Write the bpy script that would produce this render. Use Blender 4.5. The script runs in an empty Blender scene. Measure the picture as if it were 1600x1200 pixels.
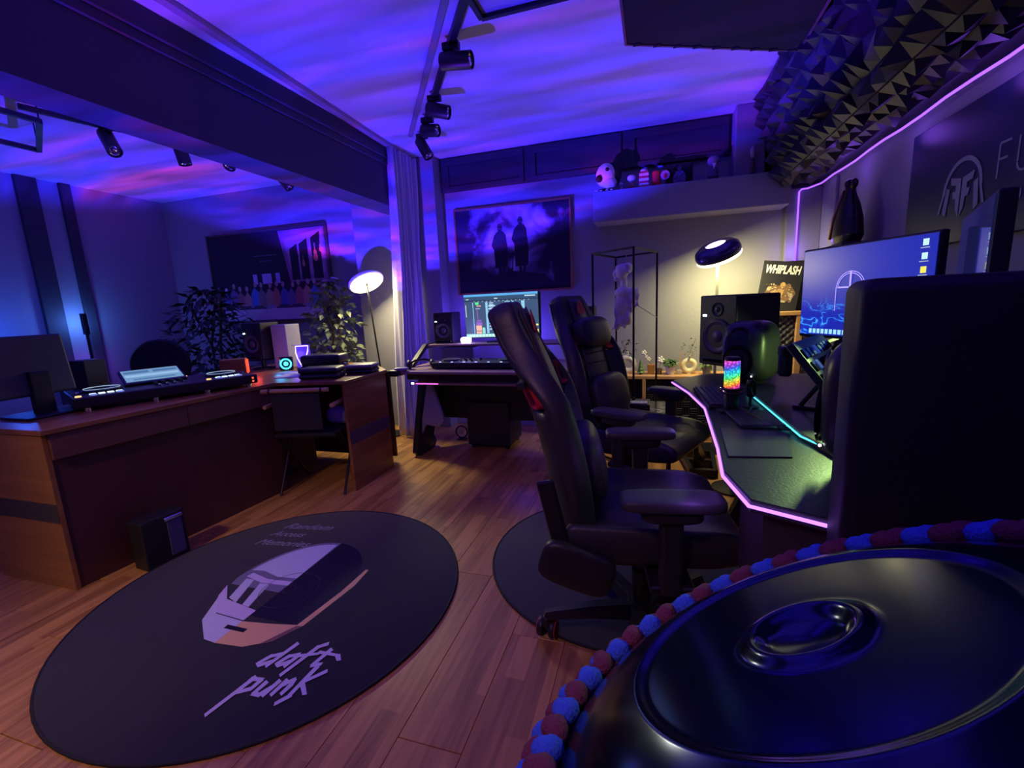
import bpy, bmesh, math, random
from mathutils import Vector, Matrix, Euler, Quaternion, noise
random.seed(7)
PI = math.pi
S = bpy.context.scene
C = S.collection
# ------------------------------------------------------------------ camera, world, exposure
def cam_axes(yaw, pit, rol):
    cy, sy = math.cos(yaw), math.sin(yaw)
    f0 = Vector((sy, cy, 0)); r0 = Vector((cy, -sy, 0)); u0 = Vector((0, 0, 1))
    f = f0*math.cos(pit)-u0*math.sin(pit); u = u0*math.cos(pit)+f0*math.sin(pit)
    return r0*math.cos(rol)+u*math.sin(rol), -r0*math.sin(rol)+u*math.cos(rol), f
r_, u_, f_ = cam_axes(math.radians(-17.67), math.radians(10.05), math.radians(-2.7))
cd = bpy.data.cameras.new('camera'); cam = bpy.data.objects.new('camera', cd); C.objects.link(cam)
cd.sensor_width = 36; cd.lens = 705/1600*36; cd.clip_start = 0.02
cam.matrix_world = Matrix(((r_.x, u_.x, -f_.x, 0), (r_.y, u_.y, -f_.y, 0), (r_.z, u_.z, -f_.z, 1.2), (0, 0, 0, 1)))
S.camera = cam
S.view_settings.view_transform = 'Standard'; S.view_settings.look = 'None'
S.view_settings.gamma = 1; S.view_settings.use_curve_mapping = False
S.view_settings.exposure = 0.0
wd = bpy.data.worlds.new('world'); S.world = wd; wd.use_nodes = True
wd.node_tree.nodes['Background'].inputs[0].default_value = (0.02, 0.02, 0.06, 1)
wd.node_tree.nodes['Background'].inputs[1].default_value = 0.1

def light(name, kind, loc, power, col, target=None, size=.1, spot=None, blend=.3, spread=None):
    l = bpy.data.lights.new(name, kind); o = bpy.data.objects.new(name, l); C.objects.link(o)
    o.location = loc; l.energy = power; l.color = col
    if kind == 'AREA':
        l.shape = 'DISK'; l.size = size
        if spread: l.spread = spread
    else: l.shadow_soft_size = size
    if spot: l.spot_size = spot; l.spot_blend = blend
    if target is not None:
        o.rotation_euler = (Vector(target)-Vector(loc)).to_track_quat('-Z', 'Y').to_euler()
    return o
def nebula(l, seed, rot, boost, scale=(3.2, .8, 1.0)):
    """a galaxy projector: the lamp itself throws a streaky blue / violet / magenta pattern"""
    d = l.data; d.use_nodes = True; nt = d.node_tree; N = nt.nodes; L = nt.links
    em = [n for n in N if n.type == 'EMISSION'][0]
    tc = N.new('ShaderNodeTexCoord')
    sep = N.new('ShaderNodeSeparateXYZ'); L.new(tc.outputs['Normal'], sep.inputs[0])
    ab = N.new('ShaderNodeMath'); ab.operation = 'ABSOLUTE'; L.new(sep.outputs[2], ab.inputs[0])
    mx = N.new('ShaderNodeMath'); mx.operation = 'MAXIMUM'; mx.inputs[1].default_value = .26; L.new(ab.outputs[0], mx.inputs[0])
    cb = N.new('ShaderNodeCombineXYZ')
    for k in (0, 1):
        dv = N.new('ShaderNodeMath'); dv.operation = 'DIVIDE'; L.new(sep.outputs[k], dv.inputs[0]); L.new(mx.outputs[0], dv.inputs[1]); L.new(dv.outputs[0], cb.inputs[k])
    cb.inputs[2].default_value = seed
    mp = N.new('ShaderNodeMapping'); mp.inputs['Rotation'].default_value = (0, 0, rot); mp.inputs['Scale'].default_value = scale
    L.new(cb.outputs[0], mp.inputs[0])
    n1 = N.new('ShaderNodeTexNoise'); n1.inputs['Scale'].default_value = 1.1; n1.inputs['Detail'].default_value = 3; n1.inputs['Distortion'].default_value = .9
    L.new(mp.outputs[0], n1.inputs[0])
    rp = N.new('ShaderNodeValToRGB'); L.new(n1.outputs[0], rp.inputs[0])
    e = rp.color_ramp.elements
    e[0].position = .28; e[0].color = (.012, .012, .82, 1)
    e[1].position = .80; e[1].color = (.42, .012, .32, 1)
    for p, c in ((.45, (.030, .013, .84, 1)), (.55, (.075, .014, .80, 1)), (.63, (.14, .016, .70, 1)), (.71, (.28, .018, .50, 1))):
        k = e.new(p); k.color = c
    n2 = N.new('ShaderNodeTexNoise'); n2.inputs['Scale'].default_value = 2.6; n2.inputs['Detail'].default_value = 2
    L.new(mp.outputs[0], n2.inputs[0])
    m2 = N.new('ShaderNodeMapRange'); m2.inputs[1].default_value = .3; m2.inputs[2].default_value = .7; m2.inputs[3].default_value = .35; m2.inputs[4].default_value = 1.35
    L.new(n2.outputs[0], m2.inputs[0])
    pw = N.new('ShaderNodeMath'); pw.operation = 'POWER'; pw.inputs[1].default_value = -boost; L.new(mx.outputs[0], pw.inputs[0])
    ml = N.new('ShaderNodeMath'); ml.operation = 'MULTIPLY'; L.new(pw.outputs[0], ml.inputs[0]); L.new(m2.outputs[0], ml.inputs[1])
    L.new(rp.outputs[0], em.inputs[0]); L.new(ml.outputs[0], em.inputs[1])
# star projector at the corner of the wooden desk, aimed at the ceiling
pa = light('projector_light', 'SPOT', (-2.19, 2.30, .80), 165, (1, 1, 1), (-2.19, 2.30, 3), .015, math.radians(134), .10)
nebula(pa, 1.3, .32, 2.9, (.75, 4.0, 1.0))
light('floor_warm_fill', 'SPOT', (-2.2, -.6, 2.3), 220, (1, .62, .17), (-2.6, .95, 0), .12, math.radians(66), .9)         # added warm fill out of frame, for the warm light on the floor
light('violet_fill', 'SPOT', (-.6, -.6, 2.4), 42, (.90, .42, .50), (-.75, 1.3, 0), .15, math.radians(62), .8)  # added violet fill out of frame, tinting the floor around the rug
LAMP_L = (-2.50, 3.66, 1.44); LAMP_R = (.44, 3.7, 1.50)

# ------------------------------------------------------------------ materials
M = {}
def mat(name, col, rough=.6, metal=0, emis=None, es=1, var=0, vs=8, bump=0, bs=60, coat=0, spec=.5, sheen=0, stretch=None):
    if name in M: return M[name]
    m = bpy.data.materials.new(name); m.use_nodes = True; nt = m.node_tree; N = nt.nodes; L = nt.links
    b = N['Principled BSDF']
    b.inputs['Base Color'].default_value = (*col, 1); b.inputs['Roughness'].default_value = rough
    b.inputs['Metallic'].default_value = metal; b.inputs['Specular IOR Level'].default_value = spec
    b.inputs['Coat Weight'].default_value = coat; b.inputs['Sheen Weight'].default_value = sheen
    if emis:
        b.inputs['Emission Color'].default_value = (*emis, 1); b.inputs['Emission Strength'].default_value = es
    tc = N.new('ShaderNodeTexCoord'); mp = N.new('ShaderNodeMapping'); L.new(tc.outputs['Object'], mp.inputs[0])
    if stretch: mp.inputs['Scale'].default_value = stretch
    if var:
        n = N.new('ShaderNodeTexNoise'); n.inputs['Scale'].default_value = vs; n.inputs['Detail'].default_value = 4
        L.new(mp.outputs[0], n.inputs[0])
        rp = N.new('ShaderNodeMapRange'); rp.inputs[3].default_value = 1-var; rp.inputs[4].default_value = 1+var
        L.new(n.outputs[0], rp.inputs[0])
        mul = N.new('ShaderNodeVectorMath'); mul.operation = 'SCALE'; mul.inputs[0].default_value = col
        L.new(rp.outputs[0], mul.inputs['Scale']); L.new(mul.outputs[0], b.inputs['Base Color'])
    if bump:
        n = N.new('ShaderNodeTexNoise'); n.inputs['Scale'].default_value = bs; n.inputs['Detail'].default_value = 3
        L.new(mp.outputs[0], n.inputs[0])
        bp = N.new('ShaderNodeBump'); bp.inputs['Strength'].default_value = bump; bp.inputs['Distance'].default_value = .01
        L.new(n.outputs[0], bp.inputs['Height']); L.new(bp.outputs[0], b.inputs['Normal'])
    M[name] = m
    return m
def emit(col, s=1):
    n = 'glow_%.3f_%.3f_%.3f_%.2f' % (*col, s)
    return mat(n, (0.01, 0.01, 0.01), .5, emis=col, es=s)
def flat(col, rough=.7):
    return mat('print_%.3f_%.3f_%.3f' % tuple(col), col, rough)
wallm = mat('wall_paint', (.29, .29, .33), .85, var=.06, vs=2, bump=.15, bs=40)
ceilm = mat('ceiling_paint', (.78, .78, .80), .9, var=.03, vs=2, bump=.1, bs=30)
beamm = mat('beam_paint', (.08, .075, .11), .8, var=.05, vs=3, bump=.1, bs=40)
darkpanel = mat('dark_panel_paint', (.04, .035, .05), .7, var=.08, vs=4)
blk = mat('black_plastic', (.018, .018, .020), .45, var=.1, vs=20)
blkm = mat('black_matt', (.012, .012, .014), .75, bump=.1, bs=90)
blkgl = mat('black_gloss', (.01, .01, .012), .08)
leather = mat('black_leather', (.030, .029, .034), .45, var=.12, vs=10, bump=.10, bs=70)
leatherg = mat('grey_leather', (.055, .053, .060), .45, var=.1, vs=12, bump=.3, bs=70)
redf = mat('red_fabric', (.55, .02, .05), .7)
metal = mat('black_metal', (.03, .03, .035), .35, metal=.6)
chrome = mat('chrome', (.8, .8, .82), .12, metal=1)
foam = mat('charcoal_foam', (.035, .035, .042), .9, bump=.2, bs=120)
foamp = mat('pyramid_foam', (.020, .020, .032), .42, var=.15, vs=6)
plaster = mat('white_plaster', (.78, .76, .74), .7, var=.05, vs=12, bump=.1, bs=80)
white = mat('white_ceramic', (.80, .80, .78), .35)
cream = mat('cream_ceramic', (.78, .72, .50), .4)
leafm = mat('leaf', (.10, .22, .06), .5, var=.4, vs=14)
leafd = mat('dark_leaf', (.035, .08, .035), .5, var=.4, vs=10)
leaff = mat('ficus_leaf', (.16, .20, .12), .42, var=.3, vs=10)
soil = mat('soil', (.05, .035, .02), .95)
def woodmat(name, c1, c2, axis='X', scale=1., rough=.45, planks=False):
    m = bpy.data.materials.new(name); m.use_nodes = True; nt = m.node_tree; N = nt.nodes; L = nt.links
    b = N['Principled BSDF']; b.inputs['Roughness'].default_value = rough
    tc = N.new('ShaderNodeTexCoord'); oi = N.new('ShaderNodeObjectInfo')
    off = N.new('ShaderNodeVectorMath'); off.operation = 'ADD'; L.new(tc.outputs['Object'], off.inputs[0])
    sc = N.new('ShaderNodeMath'); sc.operation = 'MULTIPLY'; sc.inputs[1].default_value = 37.; L.new(oi.outputs['Random'], sc.inputs[0])
    cz = N.new('ShaderNodeCombineXYZ'); L.new(sc.outputs[0], cz.inputs[2]); L.new(cz.outputs[0], off.inputs[1])
    mp = N.new('ShaderNodeMapping'); s = [14*scale]*3; s['XYZ'.index(axis)] = 1.0*scale
    mp.inputs['Scale'].default_value = s; L.new(off.outputs[0], mp.inputs[0])
    n = N.new('ShaderNodeTexNoise'); n.inputs['Scale'].default_value = 1.6; n.inputs['Detail'].default_value = 6; n.inputs['Distortion'].default_value = .8
    L.new(mp.outputs[0], n.inputs[0])
    fac = n.outputs[0]
    if planks:
        sp = N.new('ShaderNodeSeparateXYZ'); L.new(tc.outputs['Object'], sp.inputs[0])
        d = N.new('ShaderNodeMath'); d.operation = 'DIVIDE'; d.inputs[1].default_value = .0655; L.new(sp.outputs[0], d.inputs[0])
        fl = N.new('ShaderNodeMath'); fl.operation = 'FLOOR'; L.new(d.outputs[0], fl.inputs[0])
        # each of the three strips of a board is pieced together at its own offset
        o1 = N.new('ShaderNodeMath'); o1.operation = 'MULTIPLY_ADD'; o1.inputs[1].default_value = .37; L.new(fl.outputs[0], o1.inputs[0]); L.new(oi.outputs['Random'], o1.inputs[2])
        o2 = N.new('ShaderNodeMath'); o2.operation = 'MULTIPLY_ADD'; o2.inputs[1].default_value = 1.9; L.new(sp.outputs[1], o2.inputs[0]); L.new(o1.outputs[0], o2.inputs[2])
        f2 = N.new('ShaderNodeMath'); f2.operation = 'FLOOR'; L.new(o2.outputs[0], f2.inputs[0])
        cv = N.new('ShaderNodeCombineXYZ'); L.new(fl.outputs[0], cv.inputs[0]); L.new(f2.outputs[0], cv.inputs[1]); L.new(sc.outputs[0], cv.inputs[2])
        wn = N.new('ShaderNodeTexWhiteNoise'); L.new(cv.outputs[0], wn.inputs[0])
        a = N.new('ShaderNodeMath'); a.operation = 'MULTIPLY_ADD'; a.inputs[1].default_value = .38; L.new(wn.outputs[0], a.inputs[0])
        h = N.new('ShaderNodeMath'); h.operation = 'MULTIPLY'; h.inputs[1].default_value = .95; L.new(n.outputs[0], h.inputs[0]); L.new(h.outputs[0], a.inputs[2])
        fac = a.outputs[0]
    rp = N.new('ShaderNodeValToRGB'); e = rp.color_ramp.elements
    e[0].position = .25; e[0].color = (*c1, 1); e[1].position = .85; e[1].color = (*c2, 1)
    L.new(fac, rp.inputs[0]); L.new(rp.outputs[0], b.inputs['Base Color'])
    M[name] = m
    return m
floorw = woodmat('floor_oak', (.20, .075, .020), (.62, .32, .085), 'Y', 1.6, .38, planks=True)
deskw = woodmat('desk_wood', (.20, .075, .025), (.42, .18, .07), 'Y', .8, .35)
deskwx = woodmat('desk_wood_x', (.30, .13, .03), (.50, .24, .07), 'X', .8, .4)
pinew = woodmat('pine_board', (.50, .25, .10), (.72, .42, .20), 'X', .8, .5)
framew = mat('copper_frame', (.36, .13, .08), .4, metal=.3, var=.2, vs=30)

# ------------------------------------------------------------------ mesh helpers
def newbm(): return bmesh.new()
def merge(bm, other, mtx=None):
    if mtx is not None: other.transform(mtx)
    me = bpy.data.meshes.new('t'); other.to_mesh(me); other.free(); bm.from_mesh(me); bpy.data.meshes.remove(me); return bm
def T(x=0, y=0, z=0): return Matrix.Translation((x, y, z))
def RZ(a): return Matrix.Rotation(a, 4, 'Z')
def RX(a): return Matrix.Rotation(a, 4, 'X')
def RY(a): return Matrix.Rotation(a, 4, 'Y')
def box(x0, x1, y0, y1, z0, z1, bev=0, seg=2, bm=None, mtx=None):
    b = bmesh.new(); bmesh.ops.create_cube(b, size=1)
    b.transform(T((x0+x1)/2, (y0+y1)/2, (z0+z1)/2) @ Matrix.Diagonal((abs(x1-x0), abs(y1-y0), abs(z1-z0), 1)))
    if bev: bmesh.ops.bevel(b, geom=b.edges[:], offset=bev, segments=seg, profile=.5, affect='EDGES')
    if mtx is not None: b.transform(mtx)
    if bm is None: return b
    return merge(bm, b)
def lathe(prof, n=32, bm=None, mtx=None, cap=True):
    b = bmesh.new(); rings = []
    for r, z in prof:
        rings.append([b.verts.new((r*math.cos(2*PI*i/n), r*math.sin(2*PI*i/n), z)) for i in range(n)] if r > 1e-6 else [b.verts.new((0, 0, z))])
    for a, c in zip(rings, rings[1:]):
        for i in range(n):
            j = (i+1) % n
            if len(a) == 1 and len(c) == 1: continue
            if len(a) == 1: b.faces.new((a[0], c[j], c[i]))
            elif len(c) == 1: b.faces.new((a[i], a[j], c[0]))
            else: b.faces.new((a[i], a[j], c[j], c[i]))
    if cap:
        if len(rings[0]) > 1: b.faces.new(rings[0][::-1])
        if len(rings[-1]) > 1: b.faces.new(rings[-1])
    bmesh.ops.recalc_face_normals(b, faces=b.faces[:])
    if mtx is not None: b.transform(mtx)
    if bm is None: return b
    return merge(bm, b)
def cyl(p, q, r, n=16, r2=None, bm=None):
    p = Vector(p); q = Vector(q); d = q-p
    m = T(*p) @ d.to_track_quat('Z', 'Y').to_matrix().to_4x4()
    return lathe([(r, 0), (r if r2 is None else r2, d.length)], n, bm, m)
def tube(pts, r, n=8, bm=None, closed=False):
    pts = [Vector(p) for p in pts]; b = bmesh.new(); rings = []; N = len(pts); up = None
    for i, p in enumerate(pts):
        a = pts[i-1] if (i or closed) else p; c = pts[(i+1) % N] if (i < N-1 or closed) else p
        d = (c-a).normalized()
        if up is None: up = d.orthogonal().normalized()
        up = (up-d*up.dot(d)).normalized(); s = d.cross(up)
        rr = r[i] if isinstance(r, (list, tuple)) else r
        rings.append([b.verts.new(p+(up*math.cos(2*PI*k/n)+s*math.sin(2*PI*k/n))*rr) for k in range(n)])
    m = N if closed else N-1
    for i in range(m):
        a, c = rings[i], rings[(i+1) % N]
        for k in range(n): b.faces.new((a[k], a[(k+1) % n], c[(k+1) % n], c[k]))
    if not closed: b.faces.new(rings[0][::-1]); b.faces.new(rings[-1])
    bmesh.ops.recalc_face_normals(b, faces=b.faces[:])
    return b if bm is None else merge(bm, b)
def sq(p, q, w, h=None, bm=None, bev=0):
    """square bar from p to q"""
    p = Vector(p); q = Vector(q); d = q-p; h = h or w
    m = T(*p) @ d.to_track_quat('Z', 'Y').to_matrix().to_4x4()
    return box(-w/2, w/2, -h/2, h/2, 0, d.length, bev, 1, bm, m)
def prism(poly, z0, z1, bm=None, mtx=None, bev=0):
    b = bmesh.new(); lo = [b.verts.new((x, y, z0)) for x, y in poly]; hi = [b.verts.new((x, y, z1)) for x, y in poly]
    n = len(poly); b.faces.new(lo[::-1]); b.faces.new(hi)
    for i in range(n): b.faces.new((lo[i], lo[(i+1) % n], hi[(i+1) % n], hi[i]))
    bmesh.ops.recalc_face_normals(b, faces=b.faces[:])
    if bev: bmesh.ops.bevel(b, geom=b.edges[:], offset=bev, segments=2, profile=.5, affect='EDGES')
    if mtx is not None: b.transform(mtx)
    return b if bm is None else merge(bm, b)
def ell(c, r, bm=None, sub=3, mtx=None):
    b = bmesh.new(); bmesh.ops.create_icosphere(b, subdivisions=sub, radius=1)
    b.transform(T(*c) @ (mtx or Matrix()) @ Matrix.Diagonal((*r, 1)))
    return b if bm is None else merge(bm, b)
def superell(w, d, h, e=.35, n=36, mm=18, taper=0):
    """rounded box, squareness e"""
    b = bmesh.new(); f = lambda v, k: math.copysign(abs(v)**k, v); rows = []
    for i in range(mm+1):
        th = -PI/2+PI*i/mm; row = []
        for j in range(n):
            ph = 2*PI*j/n; ct = f(math.cos(th), e) if 0 < i < mm else 0
            row.append(b.verts.new((w/2*ct*f(math.cos(ph), e), d/2*ct*f(math.sin(ph), e), h/2*f(math.sin(th), e))))
        rows.append(row)
    for a, c in zip(rows, rows[1:]):
        for j in range(n): b.faces.new((a[j], a[(j+1) % n], c[(j+1) % n], c[j]))
    bmesh.ops.remove_doubles(b, verts=b.verts[:], dist=1e-5)
    bmesh.ops.recalc_face_normals(b, faces=b.faces[:])
    return b
def obj(name, bm, m, parent=None, smooth=None, loc=None, rot=None):
    me = bpy.data.meshes.new(name); bm.to_mesh(me); bm.free()
    for x in (m if isinstance(m, (list, tuple)) else [m]): me.materials.append(x)
    if smooth:
        for p in me.polygons: p.use_smooth = True
        if smooth != 'all':
            try: me.set_sharp_from_angle(angle=math.radians(40))
            except Exception: pass
    o = bpy.data.objects.new(name, me); C.objects.link(o)
    if parent: o.parent = parent
    if loc: o.location = loc
    if rot: o.rotation_euler = rot
    return o
def sub(o, n=2):
    md = o.modifiers.new('s', 'SUBSURF'); md.levels = n; md.render_levels = n; return o
def tag(o, label=None, cat=None, group=None, kind=None):
    if label: o['label'] = label
    if cat: o['category'] = cat
    if group: o['group'] = group
    if kind: o['kind'] = kind
    return o
def thing(name, label, cat, loc=(0, 0, 0), rz=0, group=None):
    o = bpy.data.objects.new(name, None); C.objects.link(o); o.empty_display_size = .1
    o.location = loc; o.rotation_euler = (0, 0, rz)
    return tag(o, label, cat, group)
def struct(name, bm, m, parent=None, label=None):
    o = obj(name, bm, m, parent)
    if parent is None: o['kind'] = 'structure'
    if label: o['label'] = label
    return o
def copy_tree(o, parent=None):
    c = o.copy(); C.objects.link(c); c.parent = parent
    for ch in list(o.children): copy_tree(ch, c)
    return c
class Sheet:
    """flat print: polygons with their own colours on a plane o + a*ux + b*uy"""
    def __init__(s, o, ux, uy, lift=.001):
        s.o = Vector(o); s.ux = Vector(ux); s.uy = Vector(uy); s.n = s.ux.cross(s.uy).normalized(); s.b = bmesh.new(); s.m = []; s.k = 0; s.lift = lift
    def poly(s, pts, m):
        if m not in s.m: s.m.append(m)
        s.k += 1
        f = s.b.faces.new([s.b.verts.new(s.o+s.ux*a+s.uy*c+s.n*(s.lift+s.k*.00004)) for a, c in pts]); f.material_index = s.m.index(m); return s
    def rect(s, a0, b0, a1, b1, m): return s.poly([(a0, b0), (a1, b0), (a1, b1), (a0, b1)], m)
    def disc(s, a, c, ra, rb, m, n=20, rot=0):
        return s.poly([(a+ra*math.cos(t)*math.cos(rot)-rb*math.sin(t)*math.sin(rot), c+ra*math.cos(t)*math.sin(rot)+rb*math.sin(t)*math.cos(rot)) for t in [2*PI*i/n for i in range(n)]], m)
    def make(s, name, parent): return obj(name, s.b, s.m, parent)
def text(body, size, m, parent, o, ux, uy, name='lettering', shear=0, bold=0, align='LEFT', wid=1, spacing=1):
    cu = bpy.data.curves.new(name, 'FONT'); cu.body = body; cu.size = size; cu.extrude = .0006; cu.shear = shear; cu.offset = bold; cu.align_x = align
    cu.space_character = spacing; cu.resolution_u = 3
    t = bpy.data.objects.new(name, cu); C.objects.link(t)
    dg = bpy.context.evaluated_depsgraph_get(); me = bpy.data.meshes.new_from_object(t.evaluated_get(dg))
    bpy.data.objects.remove(t)
    ux = Vector(ux).normalized(); uy = Vector(uy).normalized(); n = ux.cross(uy); o = Vector(o)
    mt = Matrix(((ux.x, uy.x, n.x, o.x), (ux.y, uy.y, n.y, o.y), (ux.z, uy.z, n.z, o.z), (0, 0, 0, 1))) @ Matrix.Diagonal((wid, 1, 1, 1))
    me.transform(mt); me.materials.clear(); me.materials.append(m)
    ob = bpy.data.objects.new(name, me); C.objects.link(ob); ob.parent = parent
    return ob

# ================================================================== THE ROOM
CZ = 2.575; XR = 1.21; XL = -5.6; YB = 4.2; YF = -1.7
fl = struct('floor', box(XL-.1, XR+.1, YF-.1, YB+.1, -.08, -.012), mat('screed', (.03, .02, .015), .9))
PW, PL = .1965, 1.26
plank_me = None
def plank_mesh(L):
    b = box(-PW/2+.0006, PW/2-.0006, -L/2+.001, L/2-.001, -.012, 0, .0012, 1)
    me = bpy.data.meshes.new('floor_plank'); b.to_mesh(me); b.free(); me.materials.append(floorw); return me
pm = plank_mesh(PL)
x = XL+PW/2; i = 0
while x < XR:
    off = (-.30+i*.47) % PL
    y = YF-PL+off
    while y < YB:
        y0, y1 = max(y, YF), min(y+PL, YB)
        if y1-y0 > .05:
            me = pm if (y1-y0) > PL-.001 else plank_mesh(y1-y0)
            o = bpy.data.objects.new('floor_plank', me); C.objects.link(o); o.parent = fl; o.location = (x, (y0+y1)/2, 0)
        y += PL
    x += PW; i += 1
struct('ceiling', box(XL-.1, XR+.1, YF-.1, YB+.1, CZ, CZ+.1), ceilm)
struct('wall_back', box(XL-.1, XR+.1, YB, YB+.12, -.08, CZ), wallm)
struct('wall_left', box(XL-.12, XL, YF, YB, -.08, CZ), wallm)
struct('wall_right', box(XR, XR+.12, YF, YB, -.08, CZ), wallm)
struct('wall_front', box(XL-.1, XR+.1, YF-.12, YF, -.08, CZ), wallm)
bb = mat('baseboard_paint', (.45, .45, .47), .5)
struct('baseboard_back', box(XL, XR, YB-.015, YB, 0, .08, .004, 1), bb)
struct('baseboard_right', box(XR-.015, XR, YF, YB-.02, 0, .08, .004, 1), bb)
struct('baseboard_left', box(XL, XL+.015, YF, YB-.02, 0, .08, .004, 1), bb)
# beam, cornice, pier behind the curtain
struct('trim_1', box(-2.43, -2.2, YF, YB, 2.09, CZ), beamm, label='deep dark painted ceiling beam between the two rooms')
bm = box(-2.2, -2.17, YF, YB, 2.47, CZ, .006, 2); box(-2.2, -2.185, YF, YB, 2.42, 2.47, .004, 1, bm)
struct('trim_2', bm, beamm, label='dark cornice along the top of the ceiling beam')
struct('trim_3', box(-2.87, -1.95, 4.03, YB, 0, CZ, .004, 1), wallm, label='grey pier behind the curtain')
# dark stiles on far left wall
for k, (yy, w) in enumerate(((2.93, .16), (3.23, .09), (2.2, .16))):
    struct('trim_%d' % (4+k), box(XL, XL+.04, yy-w/2, yy+w/2, 0, CZ, .004, 1), darkpanel, label='dark upright batten on the far left wall')
# dark transom panels above the picture
t7 = struct('trim_7', box(-1.93, .6, 4.165, 4.2, 2.27, CZ, .003, 1), darkpanel, label='dark panelled band under the ceiling')
for x0, x1 in ((-1.90, -1.12), (-1.06, -.27), (-.21, .55)):
    fr = newbm()
    box(x0, x1, 4.15, 4.165, 2.50, 2.56, .003, 1, fr); box(x0, x1, 4.15, 4.165, 2.275, 2.315, .003, 1, fr)
    box(x0, x0+.05, 4.15, 4.165, 2.315, 2.50, .003, 1, fr); box(x1-.05, x1, 4.15, 4.165, 2.315, 2.50, .003, 1, fr)
    obj('panel_frame', fr, darkpanel, t7)
struct('trim_8', box(.57, .78, 4.0, YB, 1.84, CZ, .01, 2), mat('column_paint', (.22, .21, .27), .8), label='boxed column above the display ledge')
struct('trim_9', box(-.485, .95, 3.95, YB, 1.83, 2.07, .008, 2), wallm, label='boxed display ledge on the back wall')
struct('trim_10', box(.975, XR, 4.15, YB, 0, 1.97, .004, 1), wallm, label='shallow pilaster in the right back corner')
struct('trim_11', box(1.19, XR, 3.82, 3.94, 0, 1.97, .004, 1), wallm, label='shallow rib on the right wall')
# soffit on the right with pyramid foam
A = Vector((.70, 0, CZ)); B = Vector((.865, 0, 1.985)); D = Vector((XR, 0, 2.0))
b = newbm(); poly = [(A.x, A.z), (B.x, B.z), (D.x, D.z), (XR, CZ)]
b = prism(poly, 0, YB-YF); b.transform(Matrix(((1, 0, 0, 0), (0, 0, 1, YF), (0, 1, 0, 0), (0, 0, 0, 1))))
bmesh.ops.recalc_face_normals(b, faces=b.faces[:])
sof = struct('trim_12', b, foamp, label='boxed soffit along the right wall clad in pyramid foam')
def pyramid_tile(W, Hh, nx, ny, seed, hm=1.):
    """foam tile: irregular low pyramids over a W x Hh sheet, z out"""
    rnd = random.Random(seed); b = bmesh.new(); g = {}
    for i in range(nx+1):
        for j in range(ny+1):
            jx = 0 if i in (0, nx) else rnd.uniform(-.22, .22)*W/nx; jy = 0 if j in (0, ny) else rnd.uniform(-.22, .22)*Hh/ny
            g[i, j] = b.verts.new((i*W/nx+jx, j*Hh/ny+jy, .006))
    for i in range(nx):
        for j in range(ny):
            c = (g[i, j].co+g[i+1, j].co+g[i+1, j+1].co+g[i, j+1].co)/4
            ap = b.verts.new((c.x+rnd.uniform(-.3, .3)*W/nx, c.y+rnd.uniform(-.3, .3)*Hh/ny, rnd.uniform(.030, .085)*hm))
            q = [g[i, j], g[i+1, j], g[i+1, j+1], g[i, j+1]]
            for k in range(4): b.faces.new((q[k], q[(k+1) % 4], ap))
    # back and sides
    lo = [b.verts.new((x_, y_, 0)) for x_, y_ in ((0, 0), (W, 0), (W, Hh), (0, Hh))]
    b.faces.new(lo[::-1])
    e = [[g[i, 0] for i in range(nx+1)], [g[nx, j] for j in range(ny+1)], [g[i, ny] for i in range(nx, -1, -1)], [g[0, j] for j in range(ny, -1, -1)]]
    for k in range(4): b.faces.new([lo[k], lo[(k+1) % 4]]+e[k][::-1])
    return b
sl = (B-A).length; tw = .62
tile_a = []; tile_b = []
for s in range(4):
    for lst, hh, ny in ((tile_a, sl, 6), (tile_b, .25, 3)):
        bq = pyramid_tile(tw-.004, hh-.004, 7, ny, s*9+ny, 1. if ny == 6 else .6); me = bpy.data.meshes.new('foam_tile'); bq.to_mesh(me); bq.free(); me.materials.append(foamp); lst.append(me)
k = 0; y = .25
while y+tw < 4.02:
    ux = Vector((0, -1, 0)); uy = (A-B).normalized(); n = ux.cross(uy)
    if n.x > 0: ux = -ux; n = -n
    for me, org, uyy in ((tile_a[k % 4], B+Vector((0, y+(tw if ux.y < 0 else 0), 0)), uy),):
        o = bpy.data.objects.new('foam_tile', me); C.objects.link(o); o.parent = sof
        o.matrix_local = Matrix(((ux.x, uyy.x, n.x, org.x), (ux.y, uyy.y, n.y, org.y), (ux.z, uyy.z, n.z, org.z), (0, 0, 0, 1)))
    ux = Vector((0, 1, 0)); uy = (D-B).normalized(); n = ux.cross(uy)
    org = B+Vector((0, y, 0))
    if n.z > 0: ux = -ux; n = -n; org = B+Vector((0, y+tw, 0))
    o = bpy.data.objects.new('foam_tile', tile_b[(k+1) % 4]); C.objects.link(o); o.parent = sof
    o.matrix_local = Matrix(((ux.x, uy.x, n.x, org.x), (ux.y, uy.y, n.y, org.y), (ux.z, uy.z, n.z, org.z), (0, 0, 0, 1)))
    y += tw; k += 1
# LED strip of the wall
ledm = emit((.24, .07, 1.0), 2.6)
pts = [(1.05, 4.14, .9), (1.05, 4.14, 1.94), (1.065, 4.13, 1.955)]+[(1.10, 4.12, 1.955), (1.15, 4.0, 1.958)]
for i in range(26):
    y = 3.95-i*.18; pts.append((1.152, y, 1.958+.005*math.sin(i*1.7)))
tag(obj('led_strip', tube(pts, .006, 6), ledm, smooth='all'), 'glowing violet light strip running along the right wall under the foam soffit', 'light strip')
for y_ in (3.4, 2.8, 2.2, 1.6): light('led_glow', 'POINT', (1.10, y_, 1.90), .45, (.26, .08, 1), None, .05)
light('led_glow_corner', 'POINT', (1.02, 4.05, 1.5), 1.0, (.3, .1, 1), None, .03)

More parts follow.
